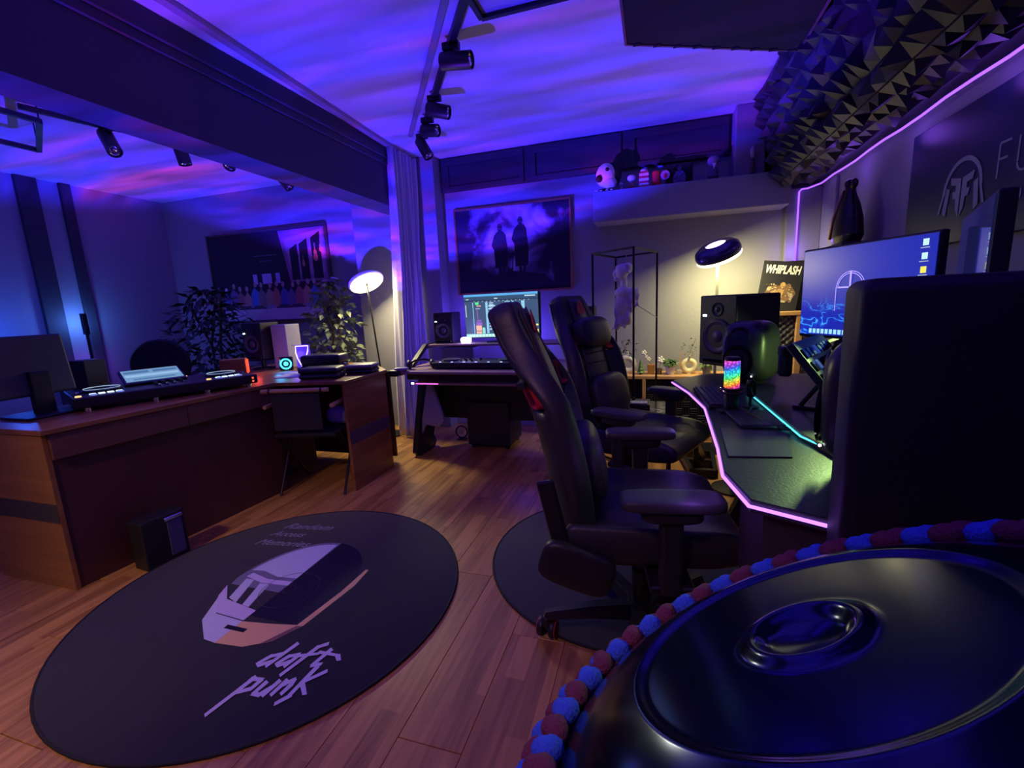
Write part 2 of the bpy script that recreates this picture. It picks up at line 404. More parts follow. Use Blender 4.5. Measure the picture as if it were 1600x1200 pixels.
# ================================================================== RUGS
def rug(name, label, cx, cy, R, m):
    t = thing(name, label, 'rug', (cx, cy, 0))
    n = 72; prof = [(0, .001), (R-.004, .001), (R, .003), (R, .006), (R-.005, .009), (0, .009)]
    obj('pile', lathe(prof, n), m, t, smooth=True)
    obj('edge_binding', tube([(R*math.cos(2*PI*i/n), R*math.sin(2*PI*i/n), .006) for i in range(n)], .0055, 6, closed=True), blkm, t, smooth='all')
    return t
rugm = mat('rug_felt', (.020, .022, .032), .95, var=.25, vs=6, bump=.3, bs=200, sheen=.15)
rg = rug('round_rug', 'large round black rug printed with a silver and gold visor shape and white lettering', -1.55, 1.40, .765, rugm)
rug('round_rug', 'smaller plain round black rug under the nearest gaming chair', -.13, 2.0, .61, mat('rug_felt_plain', (.035, .037, .05), .95, var=.2, vs=8, bump=.3, bs=200, sheen=.3))
# rug print, directions on the rug: up of the print points away to the upper right of the rug
lil = flat((.62, .56, .80)); silver = mat('print_silver', (.60, .64, .80), .45); silver2 = mat('print_silver_dark', (.20, .21, .30), .4)
gold = mat('print_gold', (.80, .50, .22), .45); goldd = mat('print_gold_dark', (.22, .12, .08), .45); ink = mat('print_black', (.008, .008, .014), .6)
sh = Sheet((0, 0, .0095), (1, 0, 0), (0, 1, 0))
dome = lambda rx, ry, a0, a1, n=14, cy=.0: [(rx*math.cos(math.radians(a0+(a1-a0)*i/n)), cy+ry*math.sin(math.radians(a0+(a1-a0)*i/n))) for i in range(n+1)]
sh.poly(dome(.285, .37, 0, 90, cy=.03)+[(0, -.17), (.25, -.17)], ink)                       # right half dark
sh.poly([(.262, -.17), (.30, .10), (.29, .22), (.275, .22), (.268, .05), (.235, -.17)], gold)
sh.poly([(0, -.205), (.12, -.19), (.235, -.17), (.262, -.17), (.20, -.27), (.12, -.315), (0, -.325)], gold)
sh.poly([(.17, -.29), (.235, -.175), (.262, -.17), (.21, -.265)], goldd)
sh.poly(dome(.285, .37, 90, 180, cy=.03)+[(-.27, -.02), (0, -.02)], silver2)
sh.poly(dome(.27, .35, 92, 170, cy=.03)+[(-.20, .10), (-.10, .075), (0, .085)], silver)        # crown
sh.poly([(-.24, .075), (-.13, .05), (0, .06), (0, .03), (-.14, .02), (-.25, .045)], lil)
sh.poly([(-.235, .03), (-.19, .03), (-.13, -.12), (-.19, -.10)], silver)
sh.poly([(-.14, .015), (-.09, .02), (-.05, -.13), (-.09, -.125)], silver)
sh.poly([(-.28, -.03), (-.19, -.11), (0, -.14), (0, -.20), (-.16, -.19), (-.25, -.10)], lil)
sh.poly([(-.24, -.11), (-.15, -.195), (0, -.205), (0, -.325), (-.06, -.32), (-.17, -.24)], silver)
sh.poly([(-.04, -.235), (.06, -.235), (.06, -.255), (-.04, -.255)], ink)
sh.make('printed_motif', rg)
ring = Sheet((0, 0, .0101), (1, 0, 0), (0, 1, 0))
grey = flat((.07, .07, .10))
for R in (.125, .03):
    for i in range(28):
        a = 2*PI*i/28; c = 2*PI*(i+1)/28
        ring.poly([(.03+R*math.cos(a), .01+R*math.sin(a)), (.03+R*math.cos(c), .01+R*math.sin(c)), (.03+(R-.003)*math.cos(c), .01+(R-.003)*math.sin(c)), (.03+(R-.003)*math.cos(a), .01+(R-.003)*math.sin(a))], grey)
ring.make('label_ring', rg)
def brush(strokes, ox, oy, sc, ang, m, name, z=.0112, lean=.35):
    """hand-painted lettering from jagged strokes: each stroke is a polyline with widths"""
    s = Sheet((0, 0, z), (1, 0, 0), (0, 1, 0)); ca, sa = math.cos(ang), math.sin(ang)
    for st in strokes:
        w = st[0]; P = [(x_+y_*lean, y_) for x_, y_ in st[1:]]
        for (x0, y0), (x1, y1) in zip(P, P[1:]):
            dx, dy = x1-x0, y1-y0; L = math.hypot(dx, dy) or 1; nx, ny = -dy/L*w, dx/L*w; ex, ey = dx/L*w*.6, dy/L*w*.6
            q = [(x0-nx-ex, y0-ny-ey), (x1-nx*.8+ex*.4, y1-ny*.8+ey*.4), (x1+nx*.8+ex*1.4, y1+ny*.8+ey*1.4), (x0+nx-ex*.2, y0+ny-ey*.2)]
            s.poly([(ox+(a*ca-b_*sa)*sc, oy+(a*sa+b_*ca)*sc) for a, b_ in q], m)
    return s.make(name, rg)
w = .085
daft = [(w, (.45, .52), (.15, .42), (0, .12), (.12, .02), (.42, .22)), (w, (.55, 1.0), (.40, 0)),
        (w, (1.05, .5), (.78, .42), (.66, .12), (.78, .02), (1.0, .2)), (w, (1.08, .5), (1.02, .0)),
        (w, (1.65, 1.0), (1.42, .85), (1.22, -.35)), (w*.8, (1.15, .45), (1.7, .55)),
        (w, (1.98, .75), (1.9, .05), (2.15, .1)), (w*.8, (1.65, .62), (2.45, .48)), (w, (2.4, .5), (2.6, .3))]
punk = [(w, (.2, .75), (-.15, -.5)), (w, (.1, .7), (.5, .62), (.45, .3), (.1, .2)),
        (w, (.75, .5), (.68, .1), (.9, .02), (1.08, .3)), (w, (1.15, .5), (1.05, 0)),
        (w, (1.38, .5), (1.3, 0)), (w, (1.35, .3), (1.6, .5), (1.65, .3), (1.6, 0)),
        (w, (2.0, .95), (1.9, -.15)), (w*.9, (2.45, .72), (1.95, .35), (2.35, -.1)), (w, (1.95, -.1), (1.7, -.35))]
brush(daft, .245, -.375, .105, math.radians(13), lil, 'lettering')
brush(punk, .27, -.505, .105, math.radians(21), lil, 'lettering')
for body, x_, y_, s_ in (('Random', -.45, .47, .085), ('Access', -.46, .385, .07), ('Memories', -.47, .29, .075)):
    text(body, s_, flat((.30, .30, .38)), rg, (x_, y_, .0102), (1, .12, 0), (-.12, 1, 0), shear=.6)

# ================================================================== LEFT DESK
t = thing('reception_desk', 'large L-shaped brown wooden desk with dark stripe holding the disc jockey gear', 'desk', (0, 0, 0))
top = [(-3.06, 1.17), (-2.49, 1.17), (-2.41, 2.14), (-2.385, 2.33), (-1.905, 2.42), (-1.905, 2.91), (-2.3, 3.32), (-3.35, 3.4), (-3.35, 2.9)]
obj('desk_top', prism(top, .737, .76, bev=.003), deskw, t)
e = obj('end_panel', box(-.28, .262, -.012, .012, 0, .735, .003, 1), deskwx, t, loc=(-2.775, 1.19, 0))
obj('stripe', box(-.28, .262, -.0135, -.0122, .33, .42), mat('stripe_laminate', (.07, .06, .05), .5), e)
ang = math.radians(-4.7)
f = obj('modesty_panel', box(-.011, .011, 0, 1.16, 0, .62, .002, 1), mat('modesty_panel_wood', (.10, .035, .028), .4, var=.15, vs=3, stretch=(1, 6, 1)), t, loc=(-2.53, 1.20, 0), rot=(0, 0, ang))
for k, (a, c) in enumerate(((0, .58), (.583, 1.16))):
    obj('fascia_board', box(-.011, .011, a, c, .62, .735, .002, 1), mat('fascia_wood', (.17, .075, .055), .4, var=.1, vs=5), t, loc=(-2.508, 1.20, 0), rot=(0, 0, ang))
e = obj('end_panel', box(-.012, .012, 2.425, 2.90, 0, .735, .003, 1), deskw, t, loc=(-1.925, 0, 0))
obj('stripe', box(.0122, .0135, 2.425, 2.90, .325, .415), mat('stripe_laminate_violet', (.09, .06, .10), .5), e)
obj('back_panel', box(-3.3, -1.95, 3.0, 3.02, .05, .735), M['modesty_panel_wood'], t)
obj('side_panel', box(-3.32, -3.30, 1.25, 3.3, 0, .735), M['modesty_panel_wood'], t)

# DJ controller
t = thing('dj_controller', 'black disc jockey controller with a lit touch screen on the wooden desk', 'controller', (-2.79, 1.93, .76), math.radians(66.7))
W2, D2 = .43, .22
obj('case', box(-W2, W2, -D2, D2, .02, .075, .008, 2), blk, t)
b = box(-.15, .15, -.02, .004, -.10, .09, .006, 2)
sc = obj('touch_screen', b, blkgl, t, loc=(-.04, .10, .105), rot=(math.radians(-70), 0, 0))
s = Sheet((0, -.021, 0), (1, 0, 0), (0, 0, 1)); scr = emit((.16, .32, .52), 1.0); scd = emit((.07, .17, .32), 1.0); scl = emit((.30, .50, .72), 1.0)
s.rect(-.138, -.08, .138, .078, scr); s.rect(-.13, .03, -.01, .06, scd); s.rect(.01, .03, .13, .06, scd); s.rect(-.13, -.02, .13, .012, scl); s.rect(-.1, -.06, .1, -.045, scd)
s.make('screen_image', sc)
for sx in (-1, 1):
    j = obj('jog_wheel', lathe([(.085, 0), (.088, .012), (.075, .018), (.03, .020), (0, .020)], 36), blkgl, t, smooth=True, loc=(sx*.29, -.01, .075))
    obj('ring_light', tube([(.078*math.cos(a*PI/12), .078*math.sin(a*PI/12), .0185) for a in range(24)], .0012, 4, closed=True), emit((.5, .7, 1), .8), j)
    for r in range(2):
        for c in range(4):
            if c in (0, 3) or r == 0:
                obj('performance_pad', box(-.014, .014, -.012, .012, 0, .006, .002, 1), emit((.55, .70, 1), 1.8) if r == 0 else emit((.25, .3, .9), .8), t, loc=(sx*.29-.055+c*.036, -.135-r*.032, .075))
    obj('cue_button', lathe([(.013, 0), (.013, .006), (0, .006)], 14), emit((1, .55, .2), 1.6), t, loc=(sx*.29-.115, -.17, .075))
    obj('pitch_fader', box(-.009, .009, -.006, .006, 0, .014, .002, 1), chrome, t, loc=(sx*.395, -.05, .075))
for k in range(4):
    for r in range(4):
        obj('knob', lathe([(.009, 0), (.007, .016), (0, .016)], 10), blk, t, loc=(-.06+k*.04, .02-r*.035, .075))
    obj('channel_fader', box(-.006, .006, -.01, .01, 0, .012, .002, 1), chrome, t, loc=(-.06+k*.04, -.15+(k % 3)*.02, .075))
for k in range(6):
    obj('indicator', box(-.004, .004, -.003, .003, 0, .003), emit((1, .6, .25) if k % 2 else (.5, .7, 1), 2.5), t, loc=(-.10+k*.05, .195, .075))
for sx in (-.38, -.1, .15, .38):
    obj('foot', lathe([(.016, 0), (.016, .022), (0, .022)], 14), chrome, t, loc=(sx, -.19, -.001))
for k in range(2): obj('socket', lathe([(.006, 0), (.006, .004), (0, .004)], 10), emit((1, .12, .05), 1.5), t, loc=(.40, -.2205, .035+k*.02), rot=(PI/2, 0, 0))

# dark display seen from behind at left
t = thing('monitor', 'dark display seen from behind at the near left end of the wooden desk', 'monitor', (-2.93, 1.42, .76))
obj('display_shell', box(-.02, .02, -.46, .15, .10, .40, .012, 2), mat('display_shell', (.05, .05, .055), .55), t, rot=(0, math.radians(-7), math.radians(2)))
obj('stand_neck', box(-.02, .02, -.04, .04, .01, .22, .004, 1), blk, t)
obj('stand_base', box(-.10, .12, -.13, .12, 0, .012, .004, 1), blk, t)
tag(obj('storage_box', box(-.06, .06, -.06, .06, 0, .235, .006, 2), blk, loc=(-3.16, 1.76, .761), rot=(0, 0, .1)), 'tall black speaker box between the dark display and the controller', 'speaker')
t = thing('stick_lamp', 'thin upright stick lamp glowing blue on the far left wall', 'lamp', (-5.2, 2.95, 0))
obj('base', lathe([(.12, 0), (.12, .02), (.02, .03), (0, .03)], 24), blk, t)
obj('pole', cyl((0, 0, .02), (0, 0, 1.10), .012, 10), metal, t); obj('tip', cyl((0, 0, 1.10), (0, 0, 1.30), .026, 10), metal, t)
light('wall_glow', 'POINT', (-5.42, 3.08, 1.22), 6, (.08, .25, 1), None, .04)
light('wall_glow', 'POINT', (-5.42, 3.12, .75), 1.6, (.30, .06, 1), None, .05)
light('wall_glow', 'POINT', (-5.3, 2.42, 1.15), 7, (.02, .12, 1), None, .05)
# red glowing cube
t = thing('cube_lamp', 'small wooden cube lamp with a glowing red face at the end of the controller', 'lamp', (-3.02, 2.60, .76), math.radians(40))
obj('wooden_body', box(-.085, .085, -.05, .05, 0, .13, .006, 2), deskwx, t)
obj('glowing_face', box(.087, .092, -.04, .04, .02, .12, .002, 1), emit((1, .035, .01), 3.2), t)
light('cube_glow', 'POINT', (-2.90, 2.68, .85), .35, (1, .06, .02), None, .03)

def monitor_speaker(name, label, loc, rz, w_, d_, h_, group=None, led=True, body=blk, cone=leatherg, foot=0):
    """two-way studio monitor, front at -y, base at z=0"""
    t = thing(name, label, 'speaker', loc, rz, group)
    obj('cabinet', box(-w_/2, w_/2, -d_/2, d_/2, foot, h_, .008, 2), body, t)
    y = -d_/2
    def disc(nm, cx, cz, R, m, prof=None):
        prof = prof or [(R*.98, 0), (R, .004), (R*.92, .006), (R*.86, .002), (R*.45, -.004*R/.06), (R*.35, .001), (R*.3, .006), (0, .010)]
        return obj(nm, lathe(prof, 28, cap=False), m, t, smooth=True, loc=(cx, y-.001, cz), rot=(PI/2, 0, 0))
    R = w_*.36
    disc('woofer', 0, h_*.42, R, mat('speaker_cone', (.11, .105, .115), .4))
    disc('woofer_surround', 0, h_*.42, R*1.08, mat('rubber', (.02, .02, .022), .4), [(R*1.1, -.002), (R*1.1, .004), (R*1.0, .007), (R*.95, .002)])
    disc('tweeter', 0, h_*.80, w_*.15, mat('tweeter', (.03, .03, .035), .3))
    obj('bass_port', box(-w_*.38, w_*.38, y-.002, y+.01, h_*.04, h_*.09, .002, 1), blkgl, t)
    if led: obj('power_light', box(-w_*.40, -w_*.30, y-.003, y, h_*.70, h_*.73), emit((.8, .9, 1), 5), t)
    return t
def speaker_stand(loc, rz, h_, w_=.2, base=True, label='', m=metal):
    t = thing('speaker_stand', label, 'stand', loc, rz)
    obj('top_plate', box(-w_/2, w_/2, -w_*.5, w_*.5, h_-.012, h_, .002, 1), m, t)
    obj('pole', cyl((0, 0, .01), (0, 0, h_-.012), .018, 14), m, t)
    obj('base', lathe([(w_*.55, 0), (w_*.55, .012), (.02, .016), (0, .016)], 28), m, t)
    return t
speaker_stand((-3.13, 2.98, .76), 0, .085, .16, label='short black stand under the grey studio speaker on the wooden desk')
monitor_speaker('studio_speaker', 'charcoal studio speaker with pale cone on a short stand behind the red cube lamp', (-3.14, 3.0, .846), 0, .20, .20, .30)
tag(obj('lit_side_box', box(-.075, .075, -.08, .08, 0, .36, .006, 2), mat('lit_side_grey', (.45, .45, .50), .5), loc=(-2.95, 3.07, .761)), 'pale grey box added for the lit side of the charcoal studio speaker', 'computer')  # added box, its pale tone is the speaker's lit side
# glowing gadgets
t = thing('fan_light', 'small ring fan glowing cyan beside the pale grey box', 'lamp', (-2.80, 2.88, .76), .6)
obj('housing', box(-.05, .05, -.02, .02, 0, .11, .01, 2), blkgl, t)
obj('light_ring', tube([(.038*math.cos(a), -.024, .055+.038*math.sin(a)) for a in [2*PI*i/20 for i in range(20)]], .006, 6, closed=True), emit((.05, .65, 1), 3.5), t)
obj('hub', ell((0, -.02, .055), (.018, .008, .018)), emit((.1, .9, .9), 1.8), t)
light('fan_glow', 'POINT', (-2.82, 2.82, .83), .4, (.05, .45, 1), None, .03)
t = thing('neon_lamp', 'purple acrylic night lamp with a glowing outline on the desk return', 'lamp', (-2.66, 2.92, .76), .35)
obj('base', box(-.05, .05, -.03, .03, 0, .02, .004, 1), blk, t)
obj('acrylic_sheet', box(-.055, .055, -.003, .003, .02, .20, .001, 1), mat('tinted_acrylic', (.06, .03, .35), .15, emis=(.12, .05, .9), es=.6), t)
obj('outline', tube([(-.05, -.005, .19), (.045, -.005, .19), (.04, -.005, .15), (.02, -.005, .10), (.05, -.005, .055), (.045, -.005, .03), (-.02, -.005, .03), (-.045, -.005, .09), (-.055, -.005, .14)], .004, 5, closed=True), emit((.65, .40, 1), 3.5), t)
obj('scoop', ell((.025, -.012, .075), (.035, .012, .02), sub=2), emit((1, .75, 1), 3.5), t)
light('neon_glow', 'POINT', (-2.68, 2.85, .88), .35, (.25, .12, 1), None, .03)
tag(obj('cable', tube([(-2.86, 3.02, .95), (-2.80, 3.0, .95), (-2.74, 3.0, .92), (-2.71, 3.0, .86), (-2.73, 3.0, .80), (-2.80, 2.98, .765)], .004, 6), white, smooth='all'), 'white cable looping up between the pale box and the neon lamp', 'cable')
tag(obj('paper_sheet', box(-.13, .13, -.09, .09, 0, .003), flat((.55, .55, .62)), loc=(-2.47, 2.62, .7605), rot=(0, 0, .3)), 'pale sheet of paper near the front of the desk return', 'paper')
tag(obj('paper_sheet', box(-.10, .10, -.07, .07, 0, .003), flat((.50, .50, .58)), loc=(-2.62, 2.74, .7605), rot=(0, 0, -.1)), 'smaller pale sheet of paper lying below the neon lamp', 'paper')
def zip_case(label, loc, rz, w_, d_, h_, lidm=blk):
    t = thing('carry_case', label, 'case', loc, rz, )
    obj('lower_shell', box(-w_/2, w_/2, -d_/2, d_/2, 0, h_*.48, .018, 3), blk, t, smooth=True)
    obj('upper_shell', box(-w_/2, w_/2, -d_/2, d_/2, h_*.52, h_, .018, 3), lidm, t, smooth=True)
    obj('zip', box(-w_/2+.006, w_/2-.006, -d_/2+.006, d_/2-.006, h_*.47, h_*.53), metal, t)
    obj('zip_pull', box(w_/2-.004, w_/2+.004, -.012, .012, h_*.38, h_*.50, .002, 1), chrome, t)
zip_case('tall black carry case standing behind the two flat cases on the desk return', (-2.36, 2.80, .76), .25, .30, .17, .135)
zip_case('flat black carry case at the front edge of the desk return', (-2.18, 2.55, .76), .3, .27, .17, .075)
zip_case('small rounded black case with its lit lid toned pale at the desk corner', (-2.02, 2.78, .76), .25, .20, .17, .065, mat('lit_lid', (.20, .20, .18), .5))  # black lid toned pale, the light on its top put into the colour
for k in range(3):
    tag(obj('cup', lathe([(.014, 0), (.02, .05), (.018, .05), (.012, .004), (0, .004)], 14), mat('pink_glass', (.6, .4, .7), .3), loc=(-2.55+k*.06, 3.02, .761), smooth=True), ('leftmost', 'middle', 'rightmost')[k]+' of three small pale cups in a row behind the tall carry case', 'cup')
# computer tower, folding chair, black bin under the desk
t = thing('computer_tower', 'computer tower with its lit side toned pale under the wooden desk', 'computer', (-2.78, 2.70, 0), -.25)
obj('case', box(-.11, .11, -.22, .22, .01, .43, .006, 2), mat('tower_lit_side', (.22, .14, .15), .5), t)  # pale case colour carries the light falling on its side
obj('front_grille', box(-.10, .10, -.226, -.221, .03, .41, .003, 1), blk, t)
for dx in (-.02, .02): obj('grille_mark', box(dx-.004, dx+.004, -.229, -.226, .07, .16), flat((.30, .28, .36)), t)
t = thing('folding_chair', 'folding chair with pale wooden rails and black canvas under the desk return', 'chair', (-2.22, 2.50, 0), .25)
for sx in (-.22, .22):
    obj('arm_rail', cyl((sx, -.24, .62), (sx, .2, .62), .014, 10), pinew, t)
    obj('leg', cyl((sx, -.20, 0), (sx, .18, .60), .009, 8), metal, t); obj('leg', cyl((sx, .20, 0), (sx, -.18, .44), .009, 8), metal, t)
obj('back_rail', cyl((-.24, -.22, .72), (.2, -.22, .72), .014, 10), pinew, t)
for sx in (-.19, .15): obj('rail_bracket', cyl((sx, -.22, .72), (sx+.012, -.22, .72), .018, 10), blk, t)
obj('canvas_back', box(-.18, .14, -.226, -.218, .46, .70, .003, 1), leather, t)
obj('canvas_seat', box(-.21, .21, -.2, .2, .40, .43, .01, 2), blkm, t)
tag(obj('folded_cloth', superell(.2, .2, .12, .6), mat('violet_cloth', (.28, .22, .50), .9, bump=.5, bs=20), loc=(-2.08, 2.60, .492), smooth='all'), 'folded violet cloth lying on the folding chair', 'cloth')
t = thing('heater', 'small black box with a chrome rimmed window on the floor by the desk front', 'heater', (-2.36, 1.50, 0), math.radians(85))
obj('body', box(-.13, .07, -.05, .06, 0, .25, .008, 2), blk, t)
obj('chrome_rim', box(-.03, .055, -.062, -.051, .215, .235, .003, 1), chrome, t)
obj('window', box(-.02, .05, -.056, -.051, .03, .21, .002, 1), mat('smoked_window', (.16, .14, .30), .15, metal=.4), t)
# ================================================================== FAR ROOM: plants, print, round chair
def leaf_mesh(L, W_, b, mtx):
    q = bmesh.new(); v = [q.verts.new(p) for p in ((0, 0, 0), (L*.35, W_/2, .15*L*.3), (L*.35, -W_/2, .15*L*.3), (L, 0, -.05*L), (L*.35, 0, 0))]
    q.faces.new((v[0], v[4], v[1])); q.faces.new((v[1], v[4], v[3])); q.faces.new((v[0], v[2], v[4])); q.faces.new((v[2], v[3], v[4]))
    q.transform(mtx); merge(b, q)
def foliage(n, rx, ry, z0, z1, L, W_, seed):
    rnd = random.Random(seed); verts = []; faces = []
    for _ in range(n):
        a = rnd.uniform(0, 2*PI); rr = math.sqrt(rnd.random()); zz = rnd.uniform(z0, z1); k = math.sin(PI*min(1, max(.12, (zz-z0)/(z1-z0))))**.5
        m = T(rx*rr*k*math.cos(a), ry*rr*k*math.sin(a), zz) @ RZ(a+rnd.uniform(-.8, .8)) @ RY(rnd.uniform(-.5, 1.1)) @ RX(rnd.uniform(-.8, .8))
        l = L*rnd.uniform(.7, 1.2); w = W_*rnd.uniform(.7, 1.2); o = len(verts)
        verts += [m @ Vector(p) for p in ((0, 0, 0), (l*.35, w/2, .04*l), (l*.35, -w/2, .04*l), (l, 0, -.05*l), (l*.35, 0, 0))]
        faces += [(o, o+4, o+1), (o+1, o+4, o+3), (o, o+2, o+4), (o+2, o+3, o+4)]
    me = bpy.data.meshes.new('t'); me.from_pydata([tuple(v) for v in verts], [], faces); b = bmesh.new(); b.from_mesh(me); bpy.data.meshes.remove(me); return b
def pot_plant(label, loc, n, rx, z0, z1, L, W_, m, seed, R=.16, H=.3):
    t = thing('potted_tree', label, 'plant', loc)
    obj('pot', lathe([(R*.75, 0), (R, H), (R*.92, H), (R*.9, H-.02), (0, H-.02)], 24), mat('dark_pot', (.06, .06, .065), .6), t, smooth=True)
    rnd = random.Random(seed)
    for k in range(3):
        a = 2*PI*k/3; obj('stem', tube([(.03*math.cos(a), .03*math.sin(a), H-.03), (.05*math.cos(a+1), .05*math.sin(a+1), (z0+z1)/2), (rx*.4*math.cos(a), rx*.4*math.sin(a), z1-.15)], .012, 6), mat('bark', (.10, .07, .05), .9), t)
    tag(obj('foliage', foliage(n, rx, rx, z0, z1, L, W_, seed), m, t), kind='stuff')
pot_plant('pale leaved potted ficus in the corner behind the left floor lamp', (-2.98, 3.72, 0), 900, .25, .45, 1.52, .080, .045, leaff, 3)
pot_plant('dark bushy potted tree under the left end of the wide print', (-4.40, 3.60, 0), 700, .42, .3, 1.50, .13, .05, leafd, 5, .2)
t = thing('round_chair', 'dark round-backed chair beyond the controller in the far room', 'chair', (-4.30, 2.97, 0), math.radians(38))
b = newbm()
for i in range(13):
    a = PI*i/12
bp = lathe([(0, 0), (.20, .004), (.235, .03), (.22, .055), (0, .07)], 32); bp.transform(T(0, 0, .80) @ RX(PI/2))
obj('round_back', bp, blkm, t, smooth=True); obj('seat', lathe([(0, .40), (.26, .40), (.28, .44), (.26, .48), (0, .48)], 28), blkm, t, smooth=True, loc=(0, -.25, 0))
for sx in (-.18, .18):
    for sy in (-.42, -.08): obj('leg', cyl((sx, sy, .41), (sx*1.2, sy*1.05, 0), .014, 8), metal, t)
# wall print in the far room
t = thing('wall_print', 'wide dark framed print with a pale table band on the far left back wall', 'picture', (-4.12, 4.17, 1.13))
def frame(t, W_, H_, fw, m, depth=.03):
    for nm, c in (('frame_rail', (-W_/2, W_/2, 0, fw)), ('frame_rail', (-W_/2, W_/2, H_-fw, H_)), ('frame_stile', (-W_/2, -W_/2+fw, fw, H_-fw)), ('frame_stile', (W_/2-fw, W_/2, fw, H_-fw))):
        obj(nm, box(c[0], c[1], -depth, 0, c[2], c[3], .003, 1), m, t)
W_, H_ = 1.66, 1.0
frame(t, W_, H_, .022, mat('print_frame', (.08, .06, .06), .5)); obj('backing', box(-W_/2+.01, W_/2-.01, -.018, .02, .01, H_-.01), mat('print_ground', (.022, .012, .035), .8), t)
s = Sheet((0, -.0185, 0), (1, 0, 0), (0, 0, 1))
plum = flat((.42, .22, .42)); plum2 = flat((.28, .13, .30)); drk = flat((.012, .008, .022)); tab = mat('print_table', (.60, .50, .62), .8, var=.15, vs=14)
s.poly([(.20, .97), (.80, .97), (.80, .42), (.30, .42)], plum2)
s.poly([(.26, .88), (.78, .95), (.78, .5), (.34, .48)], plum)
for a in (.33, .46, .62): s.poly([(a, .44), (a+.09+a*.05, .44), (a+.09+a*.05, .70+a*.36), (a, .66+a*.33)], drk)
or_ = flat((.65, .28, .16))
for a, c, q in ((.665, .66, 1.0), (.50, .60, .6), (.74, .74, .7)):
    s.disc(a, c, .030*q, .042*q, or_); s.disc(a, c+.05*q, .022*q, .03*q, or_); s.rect(a-.006*q, c+.06*q, a+.006*q, c+.15*q, or_)
for a in (-.22, -.09, .10): s.rect(a, .42, a+(.06 if a != -.09 else .13), .53, flat((.50, .45, .80)))
rnd = random.Random(4); cols = [(.55, .18, .14), (.10, .20, .65), (.20, .12, .30), (.40, .26, .18), (.55, .28, .22), (.08, .12, .42), (.26, .22, .18), (.42, .12, .16)]
for k in range(15):
    a = -.74+k*.104; c = .30+rnd.uniform(-.02, .03); m = flat(cols[(k*5) % 8])
    s.poly([(a-.07, .16), (a+.07, .16), (a+.05+rnd.uniform(-.02, .03), c), (a-.01, c+.06), (a-.055, c)], m)
    s.disc(a+rnd.uniform(-.02, .02), c+.09, .022, .030, flat((.50, .34, .32)) if k > 1 else flat((.65, .62, .75)))
s.poly([(-.70, .02), (.72, .02), (.72, .145), (-.70, .145)], tab)
for k in range(7): s.rect(-.62+k*.18, .145, -.48+k*.18, .185, flat((.06, .05, .10)) if k % 3 else flat((.30, .28, .40)))
for a, c, n_ in ((-.17, .72, 11), (-.09, .66, 6)):
    for k in range(n_): s.rect(a+k*.03, c, a+k*.03+.014, c+.014, flat((.22, .20, .30)))
s.make('print_image', t)

# ================================================================== BACK WALL PICTURE
t = thing('framed_picture', 'copper framed picture of two figures in long coats against clouds', 'picture', (-1.27, 4.19, 1.307))
W_, H_ = 1.13, .80
frame(t, W_, H_, .018, framew, .025)
def cloudmat():
    m = bpy.data.materials.new('cloud_print'); m.use_nodes = True; nt = m.node_tree; N = nt.nodes; L = nt.links; b = N['Principled BSDF']; b.inputs['Roughness'].default_value = .6
    tc = N.new('ShaderNodeTexCoord'); n = N.new('ShaderNodeTexNoise'); n.inputs['Scale'].default_value = 4.2; n.inputs['Detail'].default_value = 8; n.inputs['Distortion'].default_value = .7
    L.new(tc.outputs['Object'], n.inputs[0])
    sp = N.new('ShaderNodeSeparateXYZ'); L.new(tc.outputs['Object'], sp.inputs[0])
    a = N.new('ShaderNodeMath'); a.operation = 'ABSOLUTE'; L.new(sp.outputs[0], a.inputs[0])
    mr = N.new('ShaderNodeMapRange'); mr.inputs[1].default_value = .12; mr.inputs[2].default_value = .52; mr.inputs[3].default_value = .12; mr.inputs[4].default_value = -.17; L.new(a.outputs[0], mr.inputs[0])
    z = N.new('ShaderNodeMapRange'); z.inputs[1].default_value = .05; z.inputs[2].default_value = .25; z.inputs[3].default_value = -.22; z.inputs[4].default_value = 0; L.new(sp.outputs[2], z.inputs[0])
    ad = N.new('ShaderNodeMath'); L.new(mr.outputs[0], ad.inputs[0]); L.new(z.outputs[0], ad.inputs[1])
    a2 = N.new('ShaderNodeMath'); L.new(ad.outputs[0], a2.inputs[0]); L.new(n.outputs[0], a2.inputs[1])
    rp = N.new('ShaderNodeValToRGB'); e = rp.color_ramp.elements; e[0].position = .44; e[0].color = (.012, .006, .03, 1); e[1].position = .78; e[1].color = (.62, .50, .72, 1)
    k = e.new(.52); k.color = (.10, .06, .16, 1); k = e.new(.62); k.color = (.34, .24, .46, 1)
    L.new(a2.outputs[0], rp.inputs[0]); L.new(rp.outputs[0], b.inputs['Base Color']); return m
obj('print_image', box(-W_/2+.017, W_/2-.017, -.012, 0, .017, H_-.017), cloudmat(), t)
s = Sheet((0, -.0125, 0), (1, 0, 0), (0, 0, 1)); cm = flat((.010, .006, .022)); hd = flat((.05, .03, .09))
for ox, hh in ((-.115, .0), (.085, .045)):
    s.poly([(ox-.055, .235), (ox+.065, .24), (ox+.075, .33), (ox+.075, .40), (ox+.06, .53+hh), (ox+.035, .565+hh), (ox-.02, .565+hh), (ox-.055, .53+hh), (ox-.085, .44+hh), (ox-.06, .40+hh)], cm)
    s.rect(ox-.02, .17, ox+.005, .24, cm); s.rect(ox+.02, .17, ox+.045, .24, cm)
    s.disc(ox+.005, .60+hh, .026, .036, hd); s.rect(ox-.012, .56+hh, ox+.022, .58+hh, cm)
    s.rect(ox-.012, .598+hh, ox+.024, .61+hh, cm)
s.poly([(ox-.095, .18), (ox-.088, .18), (ox-.07, .38), (ox-.078, .38)], cm)
s.poly([(-.35, .02), (.45, .02), (.30, .15), (.10, .19), (-.02, .20), (-.12, .18), (-.28, .13)], cm)
